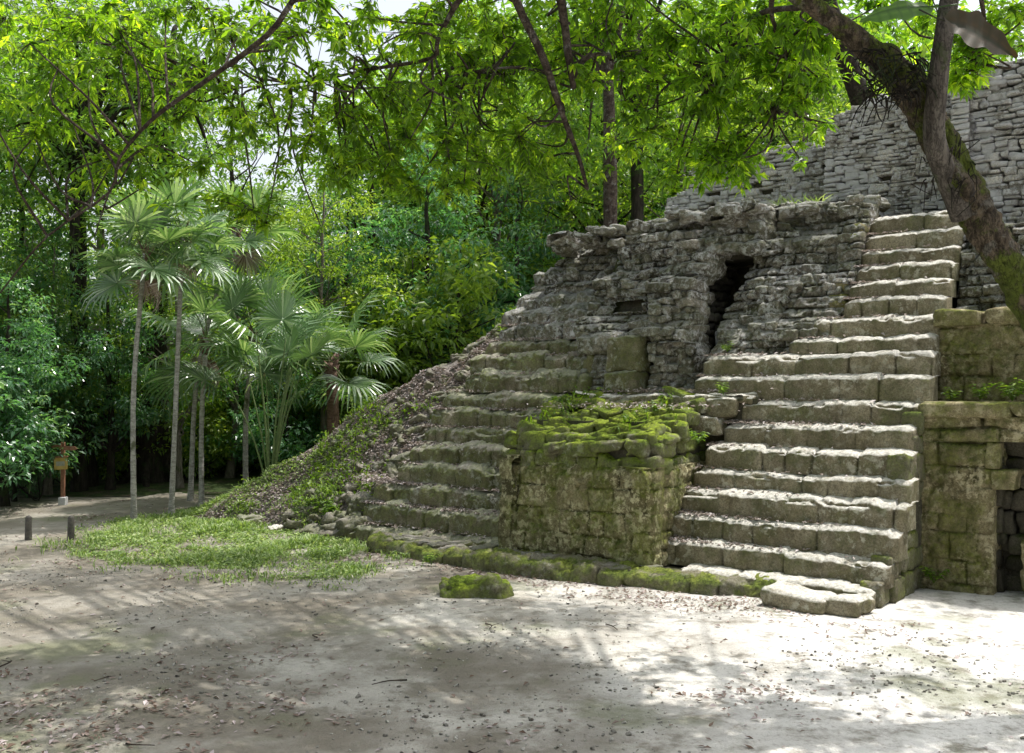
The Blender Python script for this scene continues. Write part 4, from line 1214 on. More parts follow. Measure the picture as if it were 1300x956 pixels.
def crown_centres(n, r, z0, z1, rg, hollow=.45, noise=1.0):
    out = []
    off = rg.uniform(0, 40, 3)
    while len(out) < n:
        p = rg.uniform(-1, 1, (n * 4, 3))
        q = np.linalg.norm(p, axis=1)
        ok = (q < 1) & (q > hollow * rg.random(len(p)) * 1.6)
        nz = fbm(p * 1.0 + off, 1.9, 2, 71)
        ok &= nz > -.25 * 1 / noise
        out += list(p[ok])
    p = np.array(out[:n])
    return np.stack([p[:, 0] * r, p[:, 1] * r, (z0 + z1) / 2 + p[:, 2] * (z1 - z0) / 2], 1)


def make_tree(name, label, cat, h, tr, cr, z0, ncl, per, crad, L, asp, lmat, bmat, seed, group=None, lean=(0, 0), zb=-.25, seg=8):
    rg = np.random.default_rng(seed)
    t = tag(empty(name), label, cat, group)
    mb = MB()
    m = 12
    tt = np.linspace(0, 1, m)
    wob = np.cumsum(rg.normal(0, .06, (m, 2)), 0) * (h / 14)
    pts = np.stack([lean[0] * tt + wob[:, 0] - wob[0, 0], lean[1] * tt + wob[:, 1] - wob[0, 1], -.3 + tt * (h * .93 + .3)], 1)
    rad = tr * (1 - .8 * tt) * (1 + .8 * np.exp(-tt * 14))
    mb.tube(pts, rad, seg, .5, rough=.12, seed=seed)
    C = crown_centres(ncl, cr, z0, h, rg) + [lean[0] * .7, lean[1] * .7, 0]
    # limbs reach a share of the clusters
    for c in C[::max(1, ncl // 26)]:
        zt = np.clip(c[2] - rg.uniform(.8, 2.4) * (h / 14), h * .18, h * .85) / (h * .93)
        b = np.array([np.interp(zt, tt, pts[:, q]) for q in range(3)])
        mid = (b + c) / 2 + rg.normal(0, .25, 3) + [0, 0, -.15]
        P = smooth_path([b, mid, c], 8)
        mb.tube(P, np.linspace(np.interp(zt, tt, rad) * .45, .012, len(P)), 5, .5)
    mb.build('trunk', bmat, t)
    V, Q, r_ = crown_arrays(C, per, crad, L, asp, rg, zb)
    obj('crown', mesh('crown', V, Q, lmat, False, r_), t)
    return t


# ================================================================ forest behind
protos = {
    'tall': make_tree('forest_tree', 'tall dark green forest tree', 'tree', 17, .26, 3.4, 4.5, 190, 46, .62, .25, .42, M['forest_a'], M['bark_dark'], 401),
    'tall2': make_tree('forest_tree', 'tall open light green forest tree', 'tree', 18, .22, 3.8, 6.0, 130, 40, .6, .24, .42, M['forest_c'], M['bark_pale'], 402),
    'mid': make_tree('forest_tree', 'glossy mid-height tree', 'tree', 10, .16, 2.7, 1.6, 190, 46, .5, .22, .44, M['forest_b'], M['bark_dark'], 403),
    'mid2': make_tree('forest_tree', 'glossy mid-height tree', 'tree', 11, .15, 2.6, 2.6, 150, 44, .5, .21, .42, M['forest_a'], M['bark_pale'], 404),
    'bush': make_tree('forest_shrub', 'leafy understory shrub', 'shrub', 3.2, .05, 1.7, .1, 110, 40, .36, .17, .5, M['forest_b'], M['bark_dark'], 405),
    'bush2': make_tree('forest_shrub', 'pale green understory shrub', 'shrub', 3.6, .05, 1.6, .2, 95, 40, .36, .18, .5, M['forest_c'], M['bark_dark'], 406),
    'far': make_tree('distant_tree', 'distant tree filling the gap between nearer trunks', 'tree', 15, .3, 5.0, 1.0, 230, 32, .9, .40, .5, M['forest_a'], M['bark_dark'], 407),
}
used = set()
def put(kind, X, Y, label, sc_=1., z=0., group=None, rz=None, cat=None):
    p = protos[kind]
    o = p if kind not in used else copy_tree(p)
    used.add(kind)
    o.location = (X, Y, z); o.scale = (sc_, sc_, sc_ * random.uniform(.94, 1.06))
    o.rotation_euler = (0, 0, random.uniform(0, 6.28) if rz is None else rz)
    o['label'] = label
    if group: o['group'] = group
    return o
def putp(kind, px, Y, label, **kw):
    return put(kind, (px - 650) / F_PX * Y, Y, label, **kw)

FT = 'trees standing in the forest beyond the ruin'
for px, Y, kind, s_, lb in (
        (-120, 25, 'tall', .95, 'dark leafy tree cut by the left edge of the clearing'),
        (20, 30, 'mid', 1.0, 'glossy leafed tree directly behind the wooden signpost'),
        (-70, 33, 'tall2', 1.0, 'open pale green tree at the far left of the forest'),
        (110, 36, 'tall2', 1.05, 'open light green tree rising behind the two dark trunks'),
        (215, 34, 'mid2', .95, 'mid-height tree seen between the slender palm trunks'),
        (330, 37, 'mid2', 1.0, 'tree behind the large fan palm without trunk'),
        (300, 42, 'tall', .95, 'tall dark tree rising behind the group of palms'),
        (435, 35, 'mid', 1.05, 'glossy tree just behind the red-barked fan palm'),
        (470, 40, 'tall', .9, 'tall thin-crowned tree above the red-barked fan palm'),
        (545, 32, 'mid', 1.12, 'dense blue-green tree standing behind the mound crest'),
        (600, 38, 'tall', 1.0, 'tall dense tree behind the top of the mound'),
        (655, 33, 'mid', .98, 'dense blue-green tree behind the left shoulder of the ruin'),
        (700, 41, 'tall2', .95, 'pale tree between mound and ruin, behind the dense ones'),
        (770, 36, 'tall', .95, 'dark tree behind the ruined masonry top'),
        (845, 42, 'mid', 1.15, 'tree behind the left end of the summit temple'),
        (960, 40, 'tall', .92, 'tall tree rising straight behind the summit temple'),
        (1120, 38, 'tall2', .9, 'light tree behind the right part of the summit temple'),
        (1290, 40, 'tall', .9, 'dark tree behind the far right end of the temple'),
        ):
    z = 0
    putp(kind, px, Y, lb, sc_=s_, group=FT)
for px, Y in ((-200, 50), (-60, 56), (30, 60), (210, 66), (310, 52), (400, 60), (470, 46), (540, 50), (600, 45), (660, 49), (735, 48), (620, 58), (860, 60), (1010, 56), (1180, 60), (1350, 55)):
    putp('far', px, Y, 'distant tree filling the gaps between the nearer trees', sc_=random.uniform(.8, .98), group='distant trees closing the forest')
for X, Y in ((-16, -9), (-9, -14), (-1, -15), (7, -13), (14, -8), (21, -2), (-20, 0), (-22, 9)):  # unseen trees, added to keep low sky light off the ground
    put('far', X, Y, 'unseen forest tree added beyond the clearing edge to block low sky light', sc_=.95, group='unseen trees added around the clearing')
for px, Y, k_ in ((570, 50, 1.4), (650, 47, 1.45), (740, 50, 1.5), (830, 48, 1.5), (930, 50, 1.55), (1030, 48, 1.5), (1130, 52, 1.5), (1240, 50, 1.45)):
    putp('far', px, Y, 'distant tree filling the gaps between the nearer trees', sc_=k_, group='distant trees closing the forest')
for px, Y, kind, k_, lb in ((60, 26.8, 'mid2', .62, 'young tree whose crown hangs behind the signpost'), (140, 27.6, 'mid', .66, 'young glossy tree just right of the two dark trunks'),
                            (228, 28, 'mid2', .72, 'young tree in front of the buttressed trunk'), (290, 30, 'tall2', .5, 'young pale tree between the palm trunks and the mound'),
                            (5, 24.5, 'mid', .62, 'low glossy tree at the left edge in front of the forest'), (-60, 27, 'mid', .8, 'young glossy tree at the far left behind the edge shrub'), (420, 30.5, 'tall2', .55, 'young pale tree above the red-barked fan palm'),
                            (880, 36, 'tall2', .95, 'bright tree behind the left end of the summit wall'), (1010, 37, 'tall2', 1.0, 'bright tall tree behind the middle of the summit wall'), (640, 36, 'tall2', 1.0, 'bright tall tree above the left shoulder of the ruin')):
    putp(kind, px, Y, lb, sc_=k_, group=FT)
us = (( -60, 22.5, 'bush', 1.05, 'glossy shrub at the left edge of the dirt clearing'),
      (18, 25.5, 'bush', 1.1, 'shrub with glinting leaves left of the signpost'),
      (60, 28, 'bush2', 1.15, 'pale shrub behind the signpost'),
      (135, 30.5, 'bush', 1.1, 'shrub right of the two dark trunks'),
      (175, 33, 'bush2', 1.2, 'pale shrub left of the buttressed tree'),
      (255, 31, 'bush', 1.15, 'shrub right of the buttressed tree, behind the palm trunks'),
      (300, 33, 'bush2', 1.25, 'pale shrub behind the clustered palm stems'),
      (365, 30, 'bush', 1.0, 'shrub at the right of the clustered palm stems'),
      (400, 33, 'bush2', 1.3, 'sunlit shrub just left of the red-barked palm trunk'),
      (470, 32, 'bush2', 1.45, 'sunlit shrub on the rise behind the red-barked palm'),
      (520, 31, 'bush2', 1.55, 'bright yellow-green shrub behind the mound crest'),
      (580, 30, 'bush2', 1.6, 'bright shrub between the mound crest and the dense trees'))
for px, Y, kind, s_, lb in us:
    putp(kind, px, Y, lb, sc_=s_, z=.1 if px < 400 else (.8 if px < 500 else 1.6), group='shrubs along the forest edge')
for px, Y in ((100, 31), (150, 29.5), (195, 32), (245, 29.8), (285, 31.5), (325, 32), (-10, 31), (375, 33.5)):
    putp('bush2', px, Y, 'pale leafy shrub filling the shade behind the palm trunks', sc_=random.uniform(.75, 1.05), z=.1, group='pale shrubs behind the palms')
for i in range(16):
    X = -26 + i * 2.6 + random.uniform(-.6, .6); Y = 35 + random.uniform(-2, 5)
    put('bush' if i % 3 else 'bush2', X, Y, 'leafy shrub deep among the forest trunks', sc_=random.uniform(1.2, 1.7), z=.2, group='shrubs deep in the forest')

# bare dark trunks and the buttressed tree
def trunk_tree(px, Y, r, h, label, mat, lean=0, butt=0, seed=0, name='forest_tree', crown=True):
    rg = np.random.default_rng(seed); X = (px - 650) / F_PX * Y
    t = tag(empty(name, (X, Y, 0)), label, 'tree')
    mb = MB(); m = 16; tt = np.linspace(0, 1, m)
    pts = np.stack([lean * tt + .1 * np.sin(tt * 5 + seed), .1 * np.cos(tt * 4 + seed) - .1, -.2 + tt * h], 1)
    mb.tube(pts, r * (1 - .5 * tt) * (1 + .35 * np.exp(-tt * 20)), 12, .5, rough=.12, seed=seed)
    if butt:
        for k in range(7):
            a = k * 2 * math.pi / 7 + .3; ln = butt * rg.uniform(.8, 1.25)
            P = [[math.cos(a) * r * .5, math.sin(a) * r * .5, 1.9], [math.cos(a) * r * 1.15, math.sin(a) * r * 1.15, .9], [math.cos(a) * ln * .6, math.sin(a) * ln * .6, .32], [math.cos(a + .15) * ln, math.sin(a + .15) * ln, .02]]
            mb.tube(smooth_path(P, 14), np.linspace(.22, .07, len(smooth_path(P, 14))), 8, .5, rough=.15, seed=seed + k)
    if crown:
        C = crown_centres(110, 3.0, h * .62, h * 1.25, rg)
        for c in C[::7]:
            P = smooth_path([pts[-4], (pts[-1] + c) / 2, c], 8); mb.tube(P, np.linspace(r * .4, .015, len(P)), 5, .5)
        V, Q, r_ = crown_arrays(C, 40, .6, .24, .42, rg)
        obj('crown', mesh('crown', V, Q, M['forest_a'], False, r_), t)
    mb.build('trunk', mat, t)
    return t
trunk_tree(97, 27.5, .19, 11, 'thinner left one of two dark straight trunks right of the signpost', M['bark_dark'], .2, seed=1)
trunk_tree(111, 28.5, .24, 12, 'thicker right one of two dark straight trunks right of the signpost', M['bark_dark'], -.1, seed=2)
trunk_tree(196, 29.5, .48, 13, 'massive dark tree with flaring buttress roots behind the slender palms', M['bark_dark'], .3, butt=1.5, seed=3)
trunk_tree(782, 30, .28, 15, 'reddish brown trunk rising behind the top of the ruined masonry', M['bark_limb'], -.4, seed=4)
trunk_tree(800, 33, .30, 15, 'dark trunk right behind the reddish one above the ruin', M['bark_dark'], .2, seed=5)
trunk_tree(150, 40, .16, 15, 'thin pale trunk leaning in the bright gap above the palms', M['bark_pale'], 1.4, seed=6)
trunk_tree(60, 38, .14, 15, 'thin pale trunk in the upper left forest gap', M['bark_pale'], -1.2, seed=7)

# ================================================================ palms
def frond_mesh(seed, nseg=30, rad=.85, pet=.7, droop=.3, spread=2.75):
    """fan frond: petiole runs along +x from the origin, blade opens at its end"""
    r = np.random.default_rng(seed); mb = MB()
    t = np.linspace(0, 1, 7)[:, None]
    pts = np.hstack([t * pet, 0 * t, -.08 * pet * t * t])
    hub = pts[-1]
    na = nseg
    for i in range(na):
        a = (i + .5) / na * 2 - 1
        ang = a * spread
        L = rad * (1 - .32 * abs(a) ** 1.6) * r.uniform(.9, 1.06)
        w = L * 2 * spread / na
        d = np.array([math.cos(ang), math.sin(ang), 0]); sd = np.array([-math.sin(ang), math.cos(ang), 0])
        dr = droop * r.uniform(.6, 1.4)
        us_ = np.array([.03, .28, .52, .76, 1.]); wd = np.array([.06, .31, .40, .30, .02]) * w
        c = hub + d * (L * us_)[:, None] + np.array([0, 0, 1.]) * (.10 * np.sin(us_ * 1.6) * L - dr * L * np.clip(us_ - .5, 0, 1) ** 2 * 2.2 + abs(math.sin(ang)) * .10 * L * us_)[:, None]
        z = np.array([0, 0, .35])
        Lf = c + sd * (wd * .5)[:, None]; Rt = c - sd * (wd * .5)[:, None]; Md = c - z * (wd * .35)[:, None]
        V = np.stack([Lf, Md, Rt], 1).reshape(-1, 3)
        Q = []
        for k in range(4):
            Q += [[k * 3, k * 3 + 1, k * 3 + 4, k * 3 + 3], [k * 3 + 1, k * 3 + 2, k * 3 + 5, k * 3 + 4]]
        mb.add(V, Q, rnd=r.random())
    me = mesh('frond', np.concatenate(mb.V), np.concatenate(mb.Q), M['palm_leaf'], False, np.concatenate(mb.R))
    mp = MB(); mp.tube(pts, np.linspace(.018, .01, 7), 6)
    mp_ = mesh('petiole', np.concatenate(mp.V), [np.concatenate(mp.Q), np.concatenate(mp.T)], M['petiole'], True)
    return me, mp_
FR = {k: [frond_mesh(500 + q + z, *a) for q in range(3)] for k, a, z in
      (('silver', (26, .95, .78, .36, 2.7), 0), ('big', (32, 1.25, 1.15, .60, 2.4), 20), ('dead', (24, .9, .7, .9, 1.8), 40))}
for _m, _p in FR['dead']:
    _m.materials[0] = M['litter']; _p.materials[0] = M['bark_limb']

def palm(px, py, Yb, z_base, top_px, top_py, kind, r, label, nfr, mat='palm_bark', seed=0, sc_=1., mid=None, sh=0.0):
    base = at(px, py, Yb); base[2] = z_base
    top = at(top_px, top_py, Yb + .2)
    rg = np.random.default_rng(seed)
    t = tag(empty('fan_palm', base), label, 'palm', 'fan palms at the edge of the clearing')
    mb = MB()
    m0 = (base + top) / 2 + (np.array(mid) if mid is not None else rg.normal(0, .08, 3) * [1, 1, 0])
    P = smooth_path([base - [0, 0, .15], m0, top], 22) - base
    tt = np.linspace(0, 1, len(P))
    rings = 1 + .06 * np.sin(tt * 60)
    mb.tube(P, r * (1.0 + .7 * np.exp(-tt * 16)) * rings * (1 - .15 * tt), 10, .5, rough=.05)
    mb.build('trunk', M[mat], t)
    ga = 2.4
    for i in range(nfr):
        fm, pm_ = FR[kind][i % 3]
        o = obj('frond', fm, t, top - base + np.array([0, 0, rg.uniform(-.1, .1)]))
        el = np.interp(i / max(1, nfr - 1), [0, 1], [1.15, -.75]) + rg.normal(0, .1)
        k = sc_ * rg.uniform(.85, 1.1)
        o.rotation_euler = (rg.normal(0, .35), -el, i * ga + rg.normal(0, .2)); o.rotation_mode = 'XYZ'
        o.scale = (k, k, k)
        pt = obj('petiole', pm_, o)
    for i in range(0 if r > .1 else 2):      # dead fronds hang against the trunk
        o = obj('dead_frond', FR['dead'][i % 3][0], t, top - base - [0, 0, .12])
        o.rotation_euler = (rg.normal(0, .5), 1.25 + rg.normal(0, .12), i * 1.7 + rg.normal(0, .4)); k = sc_ * rg.uniform(.55, .8); o.scale = (k, k, k)
        obj('petiole', FR['dead'][i % 3][1], o)
    mb = MB()
    for i in range(16):     # old leaf bases
        a = rg.uniform(0, 6.28); zz = rg.uniform(-.5, .05); d = np.array([math.cos(a), math.sin(a), 1.4])
        b = top - base + [0, 0, zz]
        mb.tube(np.array([b, b + d * .10, b + d * .2]), [r * .55, r * .4, .008], 5, .5)
    mb.build('leaf_bases', M['palm_bark_red'], t)
    return t
palm(170, 662, 21.5, 0, 184, 322, 'silver', .056, 'slender fan palm with leaning pale trunk, leftmost of the palms', 13, seed=1, mid=(-.12, 0, 0))
palm(217, 657, 22.3, 0, 232, 300, 'silver', .056, 'tall slender fan palm with bright silvery crown, straight pale trunk beside the leaning one', 14, seed=2)
palm(241, 637, 25.2, 0, 300, 290, 'silver', .06, 'fan palm whose curved trunk crosses behind its straight neighbour', 13, seed=3, mid=(-.35, 0, 0))
palm(256, 642, 24.3, 0, 262, 430, 'big', .062, 'shorter fan palm with broad drooping fronds on a straight pale trunk', 10, seed=4, sc_=.95)
palm(312, 617, 26, .15, 322, 425, 'big', .07, 'fan palm with grey trunk nearest the mound toe', 9, seed=5, sc_=.95)
palm(424, 562, 25.4, 1.35, 421, 462, 'big', .17, 'stout fan palm with thick red-brown trunk on the mound slope', 14, 'palm_bark_red', seed=7, sc_=.95)
# trunkless palm: long petioles rise from the ground
t = tag(empty('fan_palm', at(343, 605, 23.4) * [1, 1, 0] + [0, 0, .3]), 'trunkless fan palm, a spray of long green stems fanning from the ground', 'palm', 'fan palms at the edge of the clearing')
rg = np.random.default_rng(88)
for i in range(11):
    a = rg.uniform(0, 6.28); sp = rg.uniform(.3, 1.25); h = rg.uniform(3.0, 4.3) - sp * .4
    tip = np.array([math.cos(a) * sp * 1.0 + .1, math.sin(a) * sp * .8, h])
    P = smooth_path([[0, 0, 0], [tip[0] * .38, tip[1] * .38, h * .5], tip], 12)
    mb = MB(); mb.tube(P, np.linspace(.03, .012, len(P)), 6)
    st = mb.build('stem', M['petiole'], t)
    fm, pm_ = FR['big'][i % 3]
    o = obj('frond', fm, st, tip - np.array([math.cos(a), math.sin(a), 1.1]) * .6)
    o.rotation_euler = (rg.normal(0, .3), -.75 + rg.normal(0, .3), a); k = rg.uniform(.85, 1.05); o.scale = (k, k, k)

# ================================================================ signpost, bollards
M['sign_wood'] = plain_mat('red_stained_wood', (.20, .085, .05), (.30, .15, .09), 12)
M['sign_pale'] = plain_mat('weathered_board', (.34, .26, .19), (.50, .42, .34), 10)
M['sign_yellow'] = plain_mat('yellow_board', (.48, .33, .08), (.58, .42, .14), 6)
M['sign_panel'] = plain_mat('sign_panel', (.30, .30, .24), (.42, .42, .36), 9)
M['concrete'] = plain_mat('concrete', (.42, .42, .43), (.55, .55, .56), 14)
M['dark_post'] = plain_mat('dark_post', (.05, .045, .04), (.10, .09, .075), 20)
sx, sy = at(80, 640, 24.7)[:2]
t = tag(empty('signpost', (sx, sy, 0)), 'red-brown wooden signpost with arrow boards and a yellow panel on a concrete footing', 'signpost')
def B(name, c, h, mat, par, rz=0, ry=0):
    mb = MB(); mb.box((0, 0, 0), h); o = mb.build(name, M[mat], par, smooth=False)
    o.location = c; o.rotation_euler = (0, ry, rz)
    bv = o.modifiers.new('edge', 'BEVEL'); bv.width = min(h) * .25; bv.segments = 2
    return o
B('post', (0, 0, .80), (.045, .045, .72), 'sign_wood', t)
B('footing', (0, 0, .07), (.09, .09, .11), 'concrete', t)
for sg, nm in ((-1, 'arrow_board'), (1, 'arrow_board')):
    mb = MB(); y0, y1 = -.075, -.05
    L = .27 if sg < 0 else .36
    pr = [(0, -.05), (L - .07, -.05), (L, 0), (L - .07, .05), (0, .05)]
    V = [[sg * a, y, b] for y in (y0, y1) for a, b in pr]
    Q = [[i, (i + 1) % 5, 5 + (i + 1) % 5, 5 + i] for i in range(5)]
    mb.add(V, Q + [[0, 1, 3, 4], [5, 6, 8, 9]], [[1, 2, 3], [6, 7, 8]])
    o = mb.build(nm, M['sign_wood'], t, smooth=False); o.location = (0, 0, 1.40 - .02 * (sg > 0)); o.rotation_euler = (0, .05, .12 * sg)
p = B('notice_panel', (-.02, -.075, 1.0), (.16, .02, .145), 'sign_yellow', t, ry=-.04)
B('panel_face', (0.0, -.024, .0), (.105, .004, .055), 'sign_panel', p)
B('panel_roof', (0.0, -.005, .165), (.18, .045, .015), 'sign_wood', p)
for px, lb in ((90, 'short dark wooden bollard on the dirt, right one of two before the signpost'), (36, 'short dark wooden bollard on the dirt, left one of two before the signpost')):
    X, Y = at(px, 690, 18.9)[:2]
    mb = MB(); mb.tube(np.array([[0, 0, -.1], [0, 0, .2], [0.005, 0, .40], [.01, 0, .43]]), [.065, .062, .06, .045], 12, rough=.06)
    o = mb.build('bollard', M['dark_post'], None); o.location = (X, Y, 0)
    tag(o, lb, 'bollard', 'bollards at the clearing edge')

# ================================================================ foreground leaning tree
rg = np.random.default_rng(99)
D0 = 9.0
lt = tag(empty('leaning_tree', (7.6, 9.2, 0)), 'thick mossy trunk leaning across the upper right corner with a shaggy fork', 'tree')
o0 = np.array([7.6, 9.2, 0])
def WP(l): return np.array([at(*q) for q in l]) - o0
mb = MB()
path = np.vstack([[[0, 0, -.2], [-.5, 0, .9], [-1.3, 0, 1.9]], WP([(1420, 560, 9.05), (1380, 480, 9.0), (1335, 420, 9.0), (1295, 360, 9.0), (1258, 300, 9.0), (1226, 240, 9.0), (1194, 180, 8.95), (1160, 118, 8.9), (1108, 66, 8.8), (1050, 20, 8.7), (985, -27, 8.6), (900, -90, 8.4)])])
P = smooth_path(path, 320)
tt = np.linspace(0, 1, len(P))
rad = np.interp(tt, [0, .1, .3, .5, .62, .72, .8, 1], [.36, .27, .185, .155, .16, .155, .10, .075])
sd_ = mb.n
mb.tube(P, rad, 72, .5, rough=.20, seed=4)
vv_ = mb.V[-2]; q_ = fbm(vv_ * [1, 1, 1], 14., 4, 44, .6)[:, None]; cidx = np.repeat(P, 72, 0)[:len(vv_)]
mb.V[-2] = vv_ + (vv_ - cidx) * (q_ * .10 - .10 * np.clip(np.abs(fbm(vv_, 7., 2, 45))[:, None] * -6 + 1, 0, 1))
# swelling knots
for c, rr_ in ((WP([(1206, 218, 8.86)])[0], .13), (WP([(1222, 236, 8.85)])[0], .10), (WP([(1148, 104, 8.8)])[0], .12), (WP([(1128, 75, 8.75)])[0], .10)):
    u = np.linspace(-1, 1, 9)[:, None]
    ax = np.array([.45, 0, -.9]); 
    mb.tube(c + ax * u * rr_ * 1.5, rr_ * np.sqrt(np.clip(1.02 - u[:, 0] ** 2, 0.001, 1)), 22, .5, rough=.25, seed=int(rr_ * 1000))
mb.build('trunk', M['bark_fore'], lt)
mb = MB()
Pb = smooth_path(WP([(1222, 275, 8.98), (1200, 222, 8.84), (1186, 175, 8.72), (1190, 110, 8.66), (1198, 50, 8.62), (1207, -10, 8.6), (1225, -90, 8.6)]), 30)
mb.tube(Pb, np.linspace(.10, .068, len(Pb)), 20, .5, rough=.08, seed=9)
mb.build('upright_limb', M['bark_grey'], lt)
# shaggy roots / epiphytes in the fork
mb = MB()
for i in range(150):
    b = at(rg.uniform(1095, 1172), rg.uniform(60, 125), rg.uniform(8.5, 8.75)) - o0
    d = dirs(1, rg, -.6, .7)[0] * rg.uniform(.08, .26)
    mb.tube(smooth_path([b, b + d * .6 + rg.normal(0, .03, 3), b + d + [0, 0, -.06]], 5), np.linspace(.009, .003, 5), 4, .4, cap=False)
mb.build('fork_roots', M['bark_dark'], lt)
mb = MB()
for i in range(26):
    b = at(rg.uniform(1172, 1240), rg.uniform(170, 260), rg.uniform(8.68, 8.8)) - o0
    mb.tube(smooth_path([b, b + rg.normal(0, .04, 3), b + [rg.normal(0, .04), 0, -rg.uniform(.08, .22)]], 5), np.linspace(.008, .003, 5), 4, .4, cap=False)
mb.build('root_fringe', M['bark_dark'], lt)
# two very large leaves by the fork
def big_leaf(c, d, sdv, L, W_, mat, nm):
    us_ = np.linspace(0, 1, 28); prof = np.sin(np.pi * us_ ** .75) ** .8
    d = np.array(d, float); d /= np.linalg.norm(d); sdv = np.array(sdv, float); sdv -= d * (sdv @ d); sdv /= np.linalg.norm(sdv)
    nr = np.cross(d, sdv); V = []
    for u, p_ in zip(us_, prof):
        for q in np.linspace(-1, 1, 7):
            lob = 1 + .16 * math.sin(u * 19) * abs(q) ** 2
            V.append(c + d * L * (u - .10 * abs(q) * (1 - u)) + sdv * W_ * .5 * p_ * lob * q + nr * (abs(q) * .10 * W_ + .02 * W_ * math.sin(u * 34) * abs(q)) - np.array([0, 0, 1]) * .25 * L * u * u)
    Q = [[i * 7 + j, i * 7 + j + 1, (i + 1) * 7 + j + 1, (i + 1) * 7 + j] for i in range(27) for j in range(6)]
    mb = MB(); mb.add(V, Q, rnd=np.tile([.9, .55, .9, .1, .9, .55, .9], 28) * (1 - .5 * (np.repeat(np.arange(28), 7) % 4 == 0))); mb.tube(np.array([c - d * .25 + [0, 0, .03], c - d * .1, c, c + d * L * .5 - [0, 0, .07 * L]]), [.007, .006, .005, .003], 5, .1, cap=False); return mb.build(nm, mat, lt)
M['big_green'] = leaf_mat('large_green_leaf', (.06, .13, .03), (.10, .20, .04), (.14, .27, .05), .45, .4, .4, (1.4, 1.6, .5))
M['big_brown'] = leaf_mat('withered_leaf', (.035, .04, .02), (.055, .045, .025), (.075, .055, .03), .3, .5, .3, (1.4, 1.1, .7))
big_leaf(at(1178, 8, 8.3) - o0, (-1, -.1, .02), (0, .5, .8), .58, .22, M['big_green'], 'large_leaf')
big_leaf(at(1205, 28, 8.2) - o0, (1, -.1, -.35), (.2, .4, 1), .55, .34, M['big_brown'], 'withered_leaf')

# ================================================================ overhanging foliage
def whorls(C, D, rg, nl=(7, 12), L=.112, asp=.34):
    """leafy tips: a whorl of long leaves at each C pointing along D"""
    P, DD, LL_, RR_ = [], [], [], []
    for c, d in zip(C, D):
        k = rg.integers(*nl); base = rg.random() * .6
        for j in range(k):
            a = rg.uniform(0, 6.28); v = np.array([math.cos(a), math.sin(a), rg.normal(-.15, .3)])
            q = d * .75 + v; q /= np.linalg.norm(q)
            if j == 0: lsz = rg.uniform(.65, 1.25)
            P.append(c + d * rg.uniform(-.05, .04)); DD.append(q); LL_.append(L * lsz * rg.uniform(.6, 1.2)); RR_.append(min(1, base + rg.random() * .4))
    P, DD, LL_ = np.array(P), np.array(DD), np.array(LL_)
    V, Q = leaf_quads(P, DD, LL_, LL_ * asp, rg, .35, .18)
    return V, Q, np.repeat(RR_, 5)


def bough(limbs, blobs, seed, root, dens=1.05, L=.118, twig_mat='bark_limb', leafmat='near_leaf', o=np.zeros(3), nl=(6, 10)):
    """limbs: list of (points, r0, r1) world; blobs: (centre, radii, n) of leafy shoots"""
    rg = np.random.default_rng(seed)
    allp = []
    for i, (pts, r0, r1) in enumerate(limbs):
        P = smooth_path(pts, 30); allp.append(P)
        mb = MB(); mb.tube(P - o, np.linspace(r0, r1, len(P)), 10, .5, rough=.14, seed=seed + i)
        mb.build('limb', M[twig_mat], root)
    A = np.vstack(allp)
    tw = MB(); C = []; D = []
    for (c, rad, n) in blobs:
        n = int(n * dens)
        q = rg.normal(0, .5, (n, 3)); q = q[np.linalg.norm(q, axis=1) < 1.5]
        pts = np.array(c) + q * np.array(rad)
        hubs = pts[::9]
        for h in hubs:      # sub-branches link each group to the nearest limb
            b = A[np.argmin(((A - h) ** 2).sum(1) + rg.random(len(A)) * .3)]
            P = smooth_path([b, (b + h) / 2 + rg.normal(0, .12, 3), h], 8)
            tw.tube(P - o, np.linspace(.016, .007, len(P)), 5, .5, cap=False)
        for p in pts:
            h = hubs[np.argmin(((hubs - p) ** 2).sum(1))]
            d = p - h; ln = np.linalg.norm(d)
            if ln < .05: d = dirs(1, rg)[0]; ln = 1
            d = d / ln
            tw.tube(np.array([h, (h + p) / 2 + rg.normal(0, .03, 3), p]) - o, [.0045, .0035, .0025], 3, .5, cap=False)
            for f in (.45, .75, 1.):
                C.append(h + (p - h) * f); D.append(d * .7 + [0, 0, -.25] + rg.normal(0, .35, 3))
    tw.build('twigs', M[twig_mat], root)
    D = np.array(D); D /= np.linalg.norm(D, axis=1)[:, None]
    V, Q, r_ = whorls(np.array(C), D, rg, L=L, nl=nl)
    obj('foliage', mesh('foliage', V - o, Q, M[leafmat], False, r_), root)

# tree behind the camera whose limbs hang over the view
rt_ = tag(empty('overhanging_tree', (-.6, -2.6, 0)), 'tree whose dark bare-limbed branches with fresh yellow-green leaves hang over the clearing', 'tree')
o1 = np.array([-.6, -2.6, 0])
mb = MB()
Pt = smooth_path([[0, 0, -.2], [.1, .1, 2.5], [.2, .6, 5.0], [.5, 1.5, 8.2]], 30)
mb.tube(Pt, np.linspace(.34, .22, len(Pt)), 20, .5, rough=.12)
mb.build('trunk', M['bark_limb'], rt_)
Ttop = Pt[-1] + o1
B1 = [Ttop, [-.4, 3.5, 8.3], at(420, -70, 8.2), at(372, 0, 8.6), at(338, 46, 8.8), at(258, 105, 9.2), at(195, 150, 9.5), at(152, 200, 9.7), at(138, 245, 9.8), at(60, 300, 10.2), at(0, 372, 10.5)]
B1b = [at(138, 245, 9.8), at(128, 275, 9.9), at(120, 300, 9.9)]
B2 = [Ttop, [.8, 4.5, 8.6], at(650, -60, 9.6), at(590, -10, 10), at(556, 50, 10.3), at(548, 74, 10.5), at(470, 88, 10.8), at(400, 102, 11), at(300, 112, 11.3)]
